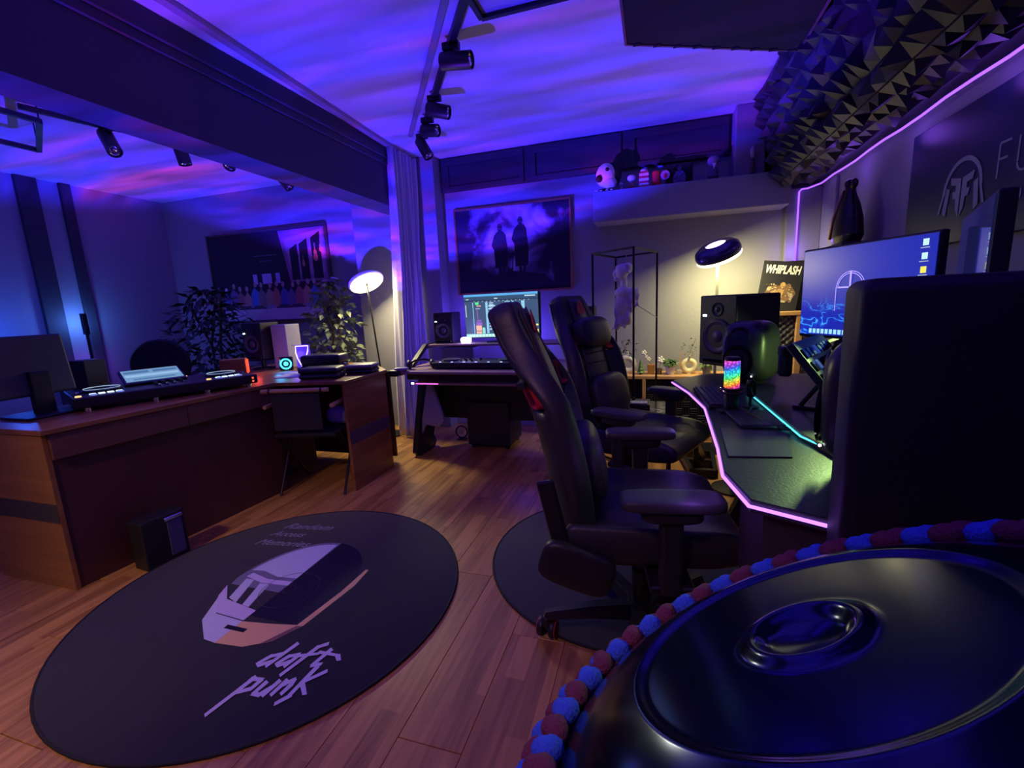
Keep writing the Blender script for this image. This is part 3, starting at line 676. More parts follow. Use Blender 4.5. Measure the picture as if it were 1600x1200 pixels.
s.poly([(-.06, .18), (.0, .18), (.005, .235), (-.02, .22), (-.045, .24)], cm)
s.make('figures', t)
# ================================================================== TRACK LIGHTS
trk = mat('track_black', (.02, .02, .024), .45)
def spot_head(label, p, d, L=.16, R=.042, group=None, lens=None):
    """p = point on the track, d = pointing direction"""
    t = thing('track_spot', label, 'spotlight', p, 0, group); d = Vector(d).normalized()
    obj('adapter', box(-.045, .045, -.018, .018, -.05, -.012, .003, 1), trk, t); c = Vector((0, 0, -.10))
    obj('bracket', cyl((0, 0, -.05), c, .007, 8), trk, t)
    q = d.to_track_quat('Z', 'Y').to_matrix().to_4x4()
    h = lathe([(R*.9, 0), (R, .006), (R, L), (R*.9, L), (R*.82, L-.02), (0, L-.022)], 24); h.transform(T(*c) @ q @ T(0, 0, -L*.35))
    hh = obj('housing', h, trk, t, smooth=True)
    l = lathe([(R*.8, 0), (R*.6, -.012), (R*.3, .004), (0, .006)], 20, cap=False); l.transform(T(*c) @ q @ T(0, 0, L*.65-.012))
    obj('reflector', l, chrome, hh, smooth=True)
    return t
p0, p1 = Vector((.044, .90, 2.545)), Vector((-1.80, 3.54, 2.545)); dv = (p1-p0)
b = sq(p0, p1, .034, .03); tag(obj('light_track', b, trk), 'long black light track crossing the main ceiling diagonally', 'track')
tag(obj('conduit', sq(p0+Vector((-.07, -.04, .013)), p1+Vector((-.07, -.04, .013)), .03, .015), mat('conduit', (.35, .33, .36), .6)), 'flat pale conduit beside the main ceiling light track', 'conduit')
dn = dv.normalized()
def on_track(px_y):
    return p0+dv*px_y
for k, (s_, d, L) in enumerate(((.575, (.95, .0, -.12), .17), (.765, (.9, .1, -.25), .15), (.875, (.9, -.1, -.15), .13), (.975, (.45, -.1, -.75), .16))):
    P = on_track(s_); spot_head(('black track spot nearest the camera showing its lens', 'second black spot along the main ceiling track', 'third black spot along the main ceiling track', 'last black spot hanging down at the curtain end of the track')[k], (P.x, P.y, 2.56), d, L)
t = thing('light_track', 'thin black light track under the far room ceiling', 'track', (0, 0, 0))
tp = [(-3.72, 2.0, 2.53), (-3.60, 2.46, 2.53), (-3.35, 2.80, 2.53), (-3.25, 3.05, 2.53), (-3.35, 3.75, 2.53)]
for a, c in zip(tp, tp[1:]): obj('rail', sq(a, c, .025, .03), trk, t)
for k, (P, d) in enumerate((((-3.60, 2.40, 2.545), (.55, -.2, -.6)), ((-3.40, 2.76, 2.545), (.12, .1, -.9)), ((-3.24, 3.06, 2.545), (.15, -.5, -.65)), ((-3.34, 3.7, 2.545), (.5, 0, -.6)))):
    spot_head(('leftmost spot of the far room track', 'middle spot of the far room track', 'far room track spot with its lens facing the camera', 'last far room spot half hidden behind the beam')[k], P, d, (.22, .15, .14, .14)[k], .045)
t = thing('hanging_frame', 'black rectangular frame light hanging from the far room ceiling at left', 'light', (0, 0, 0))
fp = [(-3.50, 1.2, 2.40), (-3.50, 1.97, 2.40), (-4.08, 2.26, 2.40), (-4.08, 1.2, 2.40)]
for i in range(4): obj('frame_bar', sq(fp[i], fp[(i+1) % 4], .028), trk, t)
for i in (1, 2): obj('hanger', cyl(fp[i], (fp[i][0], fp[i][1], CZ), .004, 6), trk, t)
t = thing('hanging_frame', 'black rectangular frame light hanging beside the main track near the top edge', 'light', (0, 0, 0))
fp = [(-.72, 1.1, 2.42), (-.72, 2.07, 2.42), (-.22, 2.07, 2.42), (-.22, 1.1, 2.42)]
for i in range(4): obj('frame_bar', sq(fp[i], fp[(i+1) % 4], .022), trk, t)
obj('diffuser', box(-.71, -.23, 1.11, 2.06, 2.425, 2.435), mat('diffuser', (.45, .45, .5), .7), t)
for i in (1, 2): obj('hanger', cyl(fp[i], (fp[i][0], fp[i][1], CZ), .004, 6), trk, t)
# acoustic cloud
t = thing('acoustic_panel', 'big black acoustic panel with wooden edge hanging under the ceiling at top right', 'panel', (0, 0, 0))
pl = [(-.14, 1.2), (-.14, 2.50), (.70, 2.91), (.70, 1.2)]
obj('foam_face', prism([(-.13, 1.21), (-.13, 2.49), (.69, 2.895), (.69, 1.21)], 2.405, 2.44), blkm, t)
for i in range(4): obj('edge_board', sq((*pl[i], 2.43), (*pl[(i+1) % 4], 2.43), .012, .055), mat('panel_edge', (.20, .10, .10), .6), t)
b = newbm()
for i in range(9):
    a = i/9+.06; q = Vector(pl[1]).lerp(Vector(pl[2]), a); box(q.x-.018, q.x+.018, q.y-.02, q.y+.004, 2.40, 2.412, .002, 1, b)
obj('foam_lip', b, blkm, t)
for x_, y_ in ((0, 1.5), (.55, 2.5), (0, 2.35)): obj('hanger', cyl((x_, y_, 2.44), (x_, y_, CZ), .004, 6), trk, t)
tag(obj('ceiling_sensor', lathe([(.05, 0), (.045, -.03), (.02, -.04), (0, -.04)], 24), mat('sensor', (.25, .25, .28), .5), loc=(-.17, 2.30, CZ), smooth=True), 'small round dark sensor on the ceiling left of the acoustic panel', 'sensor')
# curtain rail and curtain
b = newbm(); rp = [(-2.0, YF+.05, 2.56), (-2.03, 1.7, 2.56), (-2.14, 3.55, 2.56), (-2.16, 3.98, 2.56)]
for a, c in zip(rp, rp[1:]): sq(a, c, .045, .025, b)
tag(obj('curtain_rail', b, mat('rail_paint', (.45, .36, .42), .6)), 'pale curtain rail running along the ceiling beside the beam', 'rail')
cur = mat('curtain_velvet', (.62, .60, .68), .8, var=.08, vs=30, bump=.15, bs=60, sheen=.4)
t = thing('curtain', 'pale grey velvet curtain gathered in folds against the back pier', 'curtain', (0, 0, 0))
b = bmesh.new(); NU, NV = 110, 26; g = []
for j in range(NV+1):
    v = j/NV; z = 2.545*(1-v)+.015*v; row = []
    for i in range(NU+1):
        u = i/NU; y = 3.60+.39*u; amp = .048+.02*v
        y = 3.60+.39*u-(.02+.05*v)*(1-u)*0
        fold = math.sin(u*PI*2*6.5+.9*math.sin(v*2.2+u*3))+.35*math.sin(u*PI*2*13+v*3)
        x_ = -2.155-.07*(v**1.2)+amp*fold*.8+.03*math.sin(v*5+u*9)*v
        if u > .93: x_ += .02
        row.append(b.verts.new((x_, y+.012*math.sin(v*7+u*20), z)))
    g.append(row)
for j in range(NV):
    for i in range(NU): b.faces.new((g[j][i], g[j][i+1], g[j+1][i+1], g[j+1][i]))
o = obj('drape', b, cur, t, smooth='all'); md = o.modifiers.new('s', 'SOLIDIFY'); md.thickness = .004
for k in range(7): obj('curtain_hook', box(-.012, .012, -.006, .006, 2.53, 2.565, .002, 1), chrome, t, loc=(-2.14, 3.64+k*.055, 0))
# ================================================================== FLOOR LAMPS
lampc = (1.0, .86, .42)
def axis_m(p, n): return T(*p) @ Vector(n).normalized().to_track_quat('Z', 'Y').to_matrix().to_4x4()
t = thing('floor_lamp', 'slim floor lamp with a tilted glowing disc in front of the left pier', 'lamp', (0, 0, 0))
LL = Vector((-2.535, 3.68, 1.455)); nl = Vector((.50, -.22, -.84)).normalized()
obj('base', lathe([(.13, 0), (.13, .012), (.02, .02), (0, .02)], 32), metal, t, smooth=True, loc=(-2.44, 3.70, 0))
obj('pole', cyl((-2.44, 3.70, .02), LL+nl*.01, .008, 12), metal, t)
obj('disc_housing', lathe([(.155, .006), (.165, .0), (.16, -.02), (.06, -.035), (0, -.035)], 40, None, axis_m(LL, nl)), mat('lamp_white', (.6, .6, .6), .4), t, smooth=True)
obj('glowing_disc', lathe([(.152, .007), (0, .009)], 40, None, axis_m(LL, nl), cap=False), emit((1, .90, .42), 4.5), t)
light('floor_lamp_light', 'AREA', LL+nl*.03, 15, (1, .84, .40), LL+nl, .28)
t = thing('floor_lamp', 'floor lamp with a dark saucer shade and bright rim behind the right studio speaker', 'lamp', (0, 0, 0))
LR = Vector((.44, 3.70, 1.50)); nr = Vector((-.30, -.34, .86)).normalized()
obj('base', lathe([(.14, 0), (.14, .012), (.02, .02), (0, .02)], 32), metal, t, smooth=True, loc=(.45, 3.72, 0))
obj('pole', cyl((.45, 3.72, .02), LR-nr*.01, .011, 12), mat('satin_pole', (.5, .48, .42), .35, metal=.6), t)
mtx = axis_m(LR, nr)
obj('shade', lathe([(.155, -.025), (.16, .0), (.15, .035), (.12, .058), (.07, .066), (.065, .05)], 44, None, mtx, cap=False), mat('shade_enamel', (.05, .045, .12), .15, coat=.6), t, smooth=True)
obj('shade_opening', lathe([(.068, .06), (0, .062)], 32, None, mtx, cap=False), emit((.70, .55, 1), 3.2), t)
obj('bright_rim', lathe([(.15, -.046), (.157, -.036), (.155, -.024), (.10, -.024)], 44, None, mtx, cap=False), emit((1, .90, .45), 5), t, smooth=True)
obj('glowing_disc', lathe([(.15, -.046), (0, -.05)], 44, None, mtx, cap=False), emit((1, .86, .40), 4), t)
light('floor_lamp_light', 'AREA', LR-nr*.06, 15, (1, .88, .36), LR-nr, .28)

# ================================================================== BACK STUDIO DESK
t = thing('studio_desk', 'black studio desk with angled side legs and wooden top against the back wall', 'desk', (-1.255, 3.05, 0), math.radians(-2))
obj('desk_top', box(-.62, .78, -.10, .62, .715, .735, .004, 1), mat('desk_board', (.42, .27, .22), .5, var=.1, vs=8), t)
for sx in (-.60, .76):
    b = prism([(.26, .70), (.05, .04), (.10, 0), (.34, 0), (.38, .05), (.34, .12), (.62, .70)], -.022, .022)
    b.transform(Matrix(((0, 0, 1, sx), (1, 0, 0, 0), (0, 1, 0, 0), (0, 0, 0, 1)))); bmesh.ops.recalc_face_normals(b, faces=b.faces[:])
    obj('side_leg', b, blk, t)
    obj('corner_bumper', box(sx-.05, sx+.03, -.14, .0, .70, .75, .012, 2), blk, t)
    b = prism([(-.10, .735), (.10, .745), (.36, .90), (.62, .90), (.62, .86), (.36, .86), (.12, .72)], -.018, .018)
    b.transform(Matrix(((0, 0, 1, sx-.01), (1, 0, 0, 0), (0, 1, 0, 0), (0, 0, 0, 1)))); bmesh.ops.recalc_face_normals(b, faces=b.faces[:])
    obj('tier_bracket', b, blk, t)
obj('speaker_tier', box(-.60, .76, .38, .68, .875, .893, .004, 1), M['desk_board'], t)
obj('keyboard_tray', box(-.52, .70, -.02, .3, .62, .636, .003, 1), M['desk_board'], t)
obj('front_rail', box(-.58, .74, .0, .02, .655, .70, .003, 1), blk, t)
obj('back_rail', box(-.58, .74, .42, .44, .25, .55, .003, 1), blk, t)
obj('light_bar', box(-.49, -.30, -.026, -.02, .627, .634), emit((.9, .15, .8), 1.6), t)
obj('light_bar', box(-.53, -.51, -.026, -.02, .625, .638), emit((.7, .7, 1), 5), t)
monitor_speaker('studio_speaker', 'small black studio speaker on the left end of the back desk tier', (-1.72, 3.62, .893), .05, .175, .2, .262)
monitor_speaker('studio_speaker', 'small black studio speaker on the back desk tier hidden behind the far gaming chair', (-.53, 3.60, .893), -.05, .175, .2, .262, led=False)
t = thing('monitor', 'wide bright monitor full of music editing tracks on the back desk', 'monitor', (-1.205, 3.58, .893))
obj('display_shell', box(-.33, .33, 0, .025, .035, .40, .006, 2), blk, t, rot=(math.radians(-3), 0, 0))
obj('stand_neck', box(-.025, .025, .03, .06, 0, .25, .004, 1), blk, t); obj('stand_base', box(-.12, .12, -.06, .10, 0, .01, .004, 1), blk, t)
W_, H_ = .64, .355
s = Sheet((-.32, -.001, .043), (1, 0, 0), (0, -.0523, .9986), .0006); E = emit
bg = E((.055, .10, .20), 1.0); cy = E((.30, .62, .85), 1.05); cyl_ = E((.10, .22, .36), 1.0)
s.rect(0, 0, W_, H_, bg); s.rect(0, H_-.018, W_, H_, E((.10, .42, .80), 1.1)); s.rect(0, H_-.05, W_, H_-.018, E((.05, .10, .20), .9)); s.rect(0, H_-.055, W_, H_-.05, E((.01, .01, .03), 1))
s.rect(0, 0, W_*.60, .027, E((.30, .75, .70), 1.1)); s.rect(W_*.6, 0, W_, .027, E((.10, .30, .40), 1))
for k in range(20): s.rect(.03+k*.029, .004, .05+k*.029, .022, E((.75, .95, .95), 1.0))
for x0, w_ in ((.075, .006), (.19, .02), (.36, .045), (.42, .016), (.50, .028)): s.rect(x0, .032, x0+w_, .29, cy)
s.rect(.01, .17, .016, .27, E((.7, .85, 1), 1)); s.rect(.10, .27, .13, .29, E((.1, .9, .3), 1.1)); s.rect(.11, .255, .15, .265, E((.8, .4, .35), 1)); s.rect(.10, .235, .14, .24, E((.5, .6, .8), 1))
s.rect(.105, .13, .145, .145, E((.30, .12, .55), 1)); s.rect(.10, .10, .15, .125, E((.35, .14, .60), 1)); s.rect(.11, .15, .118, .23, E((.35, .12, .35), 1))
s.rect(.095, .055, .145, .098, E((.95, .50, .30), 1.1)); s.rect(.095, .030, .145, .05, E((.95, .45, .30), 1.1)); s.rect(.15, .03, .175, .08, E((.3, .8, .75), 1))
for k in range(9): s.rect(.215, .06+k*.024, .235+.02*((k*7) % 3), .072+k*.024, E((.45, .7, .9), 1))
for k in range(6): s.rect(.245, .04+k*.03, .262, .062+k*.03, cy)
for k in range(4): s.rect(.225, .235+k*.014, .26, .243+k*.014, E((.5, .75, .95), 1))
s.rect(.565, .032, .635, .055, E((.95, .85, .25), 1.2)); s.rect(.565, .058, .62, .085, E((.5, .75, .8), 1)); s.rect(.565, .085, .635, .098, E((.95, .85, .3), 1.2))
s.rect(.53, H_-.032, .62, H_-.024, E((.6, .85, .95), 1)); s.rect(.02, H_-.042, .045, H_-.036, E((.6, .85, .95), 1)); s.rect(.27, H_-.042, .30, H_-.034, E((.7, .85, .95), 1))
for k in range(14): s.rect(.09+k*.036, .294, .10+k*.036, .298, E((.6, .8, .95), 1))
s.make('screen_image', t)
t = thing('night_light', 'small round white light glowing on the tier left of the back monitor', 'lamp', (-1.50, 3.50, .893))
obj('glow_body', superell(.085, .06, .05, .5), emit((.85, .80, 1), 6), t, smooth='all', loc=(0, 0, .027)); obj('base', lathe([(.03, 0), (.03, .004), (0, .004)], 20), blk, t)
light('night_glow', 'POINT', (-1.50, 3.45, 1.0), .9, (.22, .12, 1), None, .05)
light('monitor_backlight', 'POINT', (-1.15, 3.95, .90), 9, (.10, .05, 1), None, .06)
light('monitor_backlight', 'POINT', (-1.75, 3.98, 1.1), 3, (.12, .05, 1), None, .06)
t = thing('mixing_console', 'black controller with small lit knobs on the back desk below the monitor', 'controller', (-1.32, 3.22, .735), math.radians(-2))
obj('case', box(-.30, .38, -.14, .14, .01, .05, .006, 2), blk, t)
for sx in (-.20, .27): obj('jog_wheel', lathe([(.07, 0), (.07, .012), (.05, .016), (0, .016)], 28), leatherg, t, smooth=True, loc=(sx, 0, .05))
for k in range(8): obj('knob', lathe([(.009, 0), (.007, .018), (0, .018)], 10), chrome if k % 3 == 0 else blk, t, loc=(-.09+(k % 4)*.045, -.05+(k//4)*.07, .05))
for k in range(6): obj('pad_light', box(-.008, .008, -.006, .006, 0, .004), emit((.35, .4, 1), 2), t, loc=(-.24+k*.1, -.11, .05))
t = thing('headphones', 'black headphones resting on the left corner of the back desk', 'headphones', (-1.74, 3.14, .735), .4)
obj('headband', tube([(.09*math.cos(a), .02*math.sin(a*2), .03+.09*math.sin(a)*.45) for a in [PI*i/12 for i in range(13)]], .009, 8), blk, t, smooth='all')
for sx in (-.09, .09): obj('ear_cup', ell((sx, 0, .035), (.025, .045, .036)), leather, t, smooth='all')
t = thing('game_pad', 'small pale hand controller in front of the black headphones', 'controller', (-1.83, 2.99, .735), .5)
obj('body', superell(.11, .06, .028, .6), mat('pad_grey', (.4, .4, .45), .5), t, smooth='all', loc=(0, 0, .016)); obj('trigger', box(-.03, .03, .02, .035, .01, .03, .004, 1), blk, t)
tag(obj('organizer_box', box(-.16, .13, -.08, .08, 0, .13, .006, 2), mat('smoky_box', (.16, .15, .20), .35), loc=(-1.55, 3.52, .7355)), 'smoky grey box under the tier beside the left studio speaker', 'box')
t = thing('subwoofer', 'black cube subwoofer on the floor beneath the back desk', 'speaker', (-1.32, 3.60, 0))
obj('cabinet', box(-.19, .19, -.17, .17, .03, .40, .01, 2), blk, t); obj('badge', box(-.10, .0, -.173, -.17, .30, .31), leatherg, t)
for sx in (-.15, .15):
    for sy in (-.13, .13): obj('foot', lathe([(.02, 0), (.02, .03), (0, .03)], 12), blk, t, loc=(sx, sy, 0))
t = thing('desk_fan', 'tiny round fan with a pale hub on the floor under the back desk', 'fan', (-1.67, 3.66, 0))
obj('foot', box(-.04, .04, -.03, .03, 0, .01, .003, 1), blk, t); obj('hoop', tube([(.055*math.cos(a), 0, .07+.055*math.sin(a)) for a in [2*PI*i/20 for i in range(20)]], .007, 6, closed=True), metal, t, smooth='all'); obj('hub', ell((0, -.005, .07), (.02, .012, .02), sub=2), mat('hub_grey', (.5, .5, .55), .5), t)
t = thing('fabric_bag', 'pale fabric bag hanging under the left end of the back desk', 'bag', (-1.72, 3.22, 0))
b = prism([(-.02, .60), (.02, .60), (.11, .30), (.06, .24), (-.06, .26), (-.10, .18), (-.09, .30)], -.018, .018, bev=.006)
b.transform(RX(PI/2)); obj('bag_body', b, mat('bag_cloth', (.35, .32, .48), .9, bump=.4, bs=20), t, smooth=True, loc=(0, 0, 0)); obj('strap', tube([(0, 0, .58), (0, 0, .72)], .006, 6), blk, t)
tag(obj('floor_tag', box(-.05, .05, -.012, .012, 0, .004), flat((.4, .32, .36)), loc=(-1.83, 3.42, .0005), rot=(0, 0, .3)), 'small pale strip lying on the floor under the back desk', 'strip')
t = thing('shoes_bundle', 'dark round cable hub at the foot of the grey pier', 'hub', (-2.27, 3.42, 0)) if False else None

# ================================================================== LOW SHELF WITH FOAM
t = thing('low_shelf', 'low wooden shelf faced with dark wedge foam along the back wall', 'shelf', (0, 0, 0))
obj('shelf_top', box(-.80, .65, 3.90, 4.185, .525, .552, .003, 1), pinew, t)
for x_ in (-.80, -.09, .622): obj('upright', box(x_, x_+.028, 3.90, 4.185, .0, .525, .002, 1), pinew, t)
obj('plinth', box(-.772, .622, 3.92, 4.18, 0, .03), pinew, t)
obj('foam_backing', box(-.772, .622, 3.96, 4.0, .03, .525), foam, t)
S6 = .0585
def wedge_tile(vert):
    b = newbm()
    for k in range(3):
        a = k*S6/3; p = [(a+.001, 0), (a+S6/3-.001, 0), (a+S6/6, .032)]
        q = prism(p, .001, S6-.001)
        q.transform(Matrix(((1, 0, 0, 0), (0, 0, -1, 0), (0, 1, 0, 0), (0, 0, 0, 1))) if False else Matrix(((1, 0, 0, 0), (0, -1, 0, 0), (0, 0, 1, 0), (0, 0, 0, 1))))
        if not vert: q.transform(T(S6/2, 0, S6/2) @ RY(PI/2) @ T(-S6/2, 0, -S6/2))
        bmesh.ops.recalc_face_normals(q, faces=q.faces[:]); merge(b, q)
    me = bpy.data.meshes.new('foam_wedge'); b.to_mesh(me); b.free(); me.materials.append(mat('wedge_foam', (.06, .06, .072), .9)); return me
wt = [wedge_tile(True), wedge_tile(False)]
for j in range(8):
    for i in range(28):
        x_ = -.76+i*S6
        if -.105 < x_+S6/2 < -.05 or x_+S6 > .62: continue
        o = bpy.data.objects.new('foam_wedge', wt[(i+j) % 2]); C.objects.link(o); o.parent = t; o.location = (x_, 3.96, .045+j*S6)
SZ = .5525
def pot(name, label, x_, y_, R, H, m, plant=None, group=None, seed=1):
    t = thing(name, label, 'plant' if plant else 'vase', (x_, y_, SZ), 0, group)
    obj('pot', lathe([(R*.72, 0), (R, H), (R*.9, H), (R*.88, H-.01), (0, H-.012)], 24), m, t, smooth=True)
    if plant: tag(obj('foliage', foliage(plant[0], R*1.25, R*1.25, H-.01, H+plant[1], .035, .022, seed), plant[2], t), kind='stuff')
    return t
pot('potted_herb', 'white pot with a bushy green herb at the left end of the low shelf', -.372, 4.02, .045, .085, white, (150, .085, leafm), seed=2)
def ring_vase(label, x_, R, r, m):
    t = thing('ring_vase', label, 'vase', (x_, 4.04, SZ))
    obj('ring_body', tube([(R*math.cos(a), 0, R+r*.9+R*math.sin(a)) for a in [2*PI*i/40 for i in range(40)]], r, 16, closed=True), m, t, smooth='all')
    obj('neck', lathe([(.012, 0), (.010, .03), (.014, .035), (.009, .035), (.008, 0)], 16, cap=False), m, t, smooth=True, loc=(0, 0, 2*R+r*1.7))
    obj('foot', lathe([(r*.9, 0), (r*.6, .008), (0, .008)], 20), m, t, smooth=True)
    return t
v1 = ring_vase('large white ring vase holding a dark leafy sprig on the low shelf', -.22, .056, .027, plaster)
tag(obj('sprig', foliage(46, .07, .05, .17, .30, .04, .02, 11), leafd, v1), kind='stuff')
obj('twig', tube([(0, 0, .15), (-.01, 0, .2), (-.05, 0, .28)], .002, 5), mat('bark', (.10, .07, .05), .9), v1)
v2 = ring_vase('smaller cream ring vase near the right studio speaker on the low shelf', .285, .045, .023, cream)
obj('twig', tube([(0, 0, .12), (.01, 0, .2), (.05, 0, .29)], .002, 5), M['bark'], v2)
tag(obj('sprig', foliage(26, .05, .04, .15, .30, .03, .015, 12), leafd, v2), kind='stuff')
t = thing('tiny_fir', 'tiny green fir tree ornament between the large ring vase and the flowers', 'ornament', (-.105, 4.0, SZ))
obj('stand', lathe([(.012, 0), (.008, .02), (0, .02)], 12), M['bark'], t)
for k in range(4): obj('branch_tier', lathe([(.034-.007*k, .015+.025*k), (.010-.002*k, .05+.026*k), (0, .05+.026*k)], 12), leafm, t, smooth=True)
t = thing('flower_pot', 'brown wooden pot with drooping white orchid flowers on the low shelf', 'plant', (-.02, 4.02, SZ))
obj('pot', box(-.03, .03, -.03, .03, 0, .085, .006, 2), deskwx, t)
obj('stem', tube([(0, 0, .08), (-.04, 0, .15), (-.055, 0, .18)], .002, 5), leafm, t); obj('stem', tube([(0, 0, .08), (.02, 0, .14), (.035, 0, .12)], .002, 5), leafm, t)
def blossom(t, c, R, seed):
    rnd = random.Random(seed)
    for k in range(5):
        a = 2*PI*k/5; obj('petal', ell((c[0]+R*.55*math.cos(a), c[1]-.004*k, c[2]+R*.55*math.sin(a)), (R*.55, R*.3, R*.42), sub=1, mtx=RY(-a)), plaster, t, smooth='all')
blossom(t, (-.058, -.01, .185), .024, 1); blossom(t, (-.02, -.015, .13), .02, 2); blossom(t, (-.038, -.02, .15), .014, 3)
t = thing('rose_vase', 'small dark pot with one big white rose bloom on the low shelf', 'plant', (.045, 4.0, SZ))
obj('pot', lathe([(.02, 0), (.028, .05), (.024, .05), (0, .045)], 20), mat('brown_glass', (.16, .09, .07), .3), t, smooth=True)
obj('stem', tube([(0, 0, .04), (.01, 0, .08), (.012, 0, .10)], .002, 5), leafm, t); blossom(t, (.013, -.01, .125), .032, 5); obj('bud', ell((.013, -.015, .125), (.014, .012, .016), sub=2), plaster, t, smooth='all')
pot('potted_herb', 'white tapered pot with low green leaves in the middle of the low shelf', .135, 4.0, .042, .08, white, (110, .045, leafm), seed=7)
t = thing('reed_diffuser', 'glass reed diffuser with thin sticks and a cotton flower next to the cream ring vase', 'diffuser', (.207, 4.02, SZ))
obj('bottle', box(-.022, .022, -.022, .022, 0, .035, .005, 2), mat('pale_glass', (.5, .42, .38), .1), t)
for k in range(4): obj('reed', cyl((0, 0, .03), (.012*(k-1.0)+.01, .004*k, .19), .0014, 5), pinew, t)
obj('cotton_flower', ell((-.012, -.01, .085), (.016, .014, .016), sub=2), plaster, t, smooth='all')
pot('dark_bowl_plant', 'rounded dark bowl with a small leafy plant near the right studio speaker stand', .42, 4.0, .038, .065, mat('blue_bowl', (.12, .12, .17), .4), (60, .05, leafm), seed=9)
t = thing('pedal_frame', 'open black metal pedal frame on the floor beside the speaker stand', 'frame', (0, 0, 0))
for a, c in (((.20, 3.50, .03), (.25, 3.10, .03)), ((.42, 3.50, .03), (.40, 3.10, .03)), ((.20, 3.50, .03), (.42, 3.50, .03)), ((.25, 3.10, .03), (.40, 3.10, .03)), ((.24, 3.30, .03), (.40, 3.30, .03)), ((.28, 3.18, .03), (.28, 3.18, .20)), ((.28, 3.18, .20), (.34, 3.32, .05))): obj('bar', sq(a, c, .03, .05), metal, t)
# ================================================================== SMALL TABLE WITH GEAR
t = thing('side_table', 'small black marble topped table with metal legs behind the far gaming chair', 'table', (0, 0, 0))
def marble():
    m = mat('black_marble', (.02, .02, .024), .15); nt = m.node_tree; N = nt.nodes; L = nt.links
    n = N.new('ShaderNodeTexNoise'); n.inputs['Scale'].default_value = 3; n.inputs['Detail'].default_value = 8; n.inputs['Distortion'].default_value = 2.5
    tc = N.new('ShaderNodeTexCoord'); L.new(tc.outputs['Object'], n.inputs[0]); rp = N.new('ShaderNodeValToRGB'); e = rp.color_ramp.elements
    e[0].position = .49; e[0].color = (.02, .02, .024, 1); e[1].position = .53; e[1].color = (.02, .02, .024, 1); k = e.new(.51); k.color = (.55, .52, .48, 1)
    L.new(n.outputs[0], rp.inputs[0]); L.new(rp.outputs[0], N['Principled BSDF'].inputs['Base Color']); return m
obj('marble_top', box(-.62, .14, 2.86, 3.24, .47, .485, .004, 2), marble(), t)
for x_ in (-.58, .10):
    for y_ in (2.90, 3.20): obj('leg', cyl((x_, y_, 0), (x_, y_, .47), .011, 10), metal, t)
    obj('cross_bar', cyl((x_, 2.90, .10), (x_, 3.20, .10), .008, 8), metal, t)
t = thing('mini_keyboard', 'small music keyboard with pale keys on the marble topped table', 'keyboard', (-.18, 3.02, .486))
obj('case', box(-.20, .16, -.08, .10, 0, .04, .005, 2), blk, t)
for k in range(14): obj('key', box(-.19+k*.024, -.168+k*.024, -.075, -.005, .04, .048, .001, 1), flat((.45, .45, .42)), t)
for k in range(6): obj('knob', lathe([(.010, 0), (.008, .02), (0, .02)], 10), blk, t, loc=(-.17+k*.045, .05, .04))
t = thing('sound_mixer', 'low black mixer with knobs at the left of the marble topped table', 'mixer', (-.48, 3.02, .486))
obj('case', box(-.08, .07, -.10, .10, 0, .05, .006, 2), blk, t)
for k in range(9): obj('knob', lathe([(.009, 0), (.007, .02), (0, .02)], 10), chrome if k % 2 else blk, t, loc=(-.05+(k % 3)*.045, -.06+(k//3)*.05, .05))
# ================================================================== FRAME STAND + BUST
t = thing('display_stand', 'tall open frame stand of thin black metal bars around the white bust', 'stand', (0, 0, 0))
HT = 1.53; cr = [(-.131, 3.19), (.02, 3.63), (-.298, 3.85), (-.43, 3.42)]
for i, (x_, y_) in enumerate(cr):
    obj('upright', sq((x_, y_, 0), (x_, y_, HT), .014), metal, t); n_ = cr[(i+1) % 4]
    obj('top_bar', sq((x_, y_, HT), (*n_, HT), .014), metal, t); obj('bottom_bar', sq((x_, y_, .014), (*n_, .014), .014), metal, t)
t = thing('bust', 'white plaster bust with feathered shoulder inside the black frame stand', 'sculpture', (-.20, 3.58, 0))
b = newbm()
ell((-.035, 0, 1.395), (.048, .052, .064), b); ell((.012, .01, 1.425), (.036, .045, .042), b); ell((-.082, -.012, 1.385), (.018, .016, .028), b)
ell((-.092, -.015, 1.378), (.008, .010, .010), b, 2); ell((-.075, -.012, 1.345), (.018, .018, .016), b, 2)
ell((-.018, 0, 1.315), (.026, .03, .06), b); ell((-.02, 0, 1.245), (.070, .055, .045), b); ell((-.03, 0, 1.16), (.058, .05, .095), b)
ell((.055, .01, 1.215), (.026, .035, .065), b); ell((.035, .0, 1.14), (.026, .035, .06), b); ell((.01, 0, 1.06), (.042, .04, .06), b); ell((-.05, 0, 1.04), (.032, .032, .085), b, 3, RY(.35)); ell((-.02, 0, 1.02), (.02, .025, .05), b, 2, RY(-.2))
ell((-.07, .0, 1.10), (.022, .035, .06), b)
rnd = random.Random(3)
for k in range(26): ell((.055+rnd.uniform(-.03, .035), -.03+rnd.uniform(-.02, .01), 1.14+rnd.uniform(0, .13)), (.012, .010, .026), b, 1, RY(rnd.uniform(-.6, .6)))
for k in range(14): ell((-.02+.05*math.cos(k*.45), .0+.03*math.sin(k*2.), 1.42+.05*math.sin(k*.45)*.6), (.018, .02, .014), b, 1)
o = obj('body', b, plaster, t, smooth='all'); md = o.modifiers.new('r', 'REMESH'); md.mode = 'VOXEL'; md.voxel_size = .0055; md.use_smooth_shade = True
md = o.modifiers.new('s', 'SMOOTH'); md.iterations = 3; md.factor = .5
def cord(name, p, q, lab):
    return tag(obj(name, tube([p, q], .003, 5), mat('cord', (.35, .33, .40), .7)), lab, 'cord')
cord('cord', (-.25, 3.56, 1.02), (-.43, 3.43, .86), 'thin cord from the white bust down to the left bar of the frame stand')
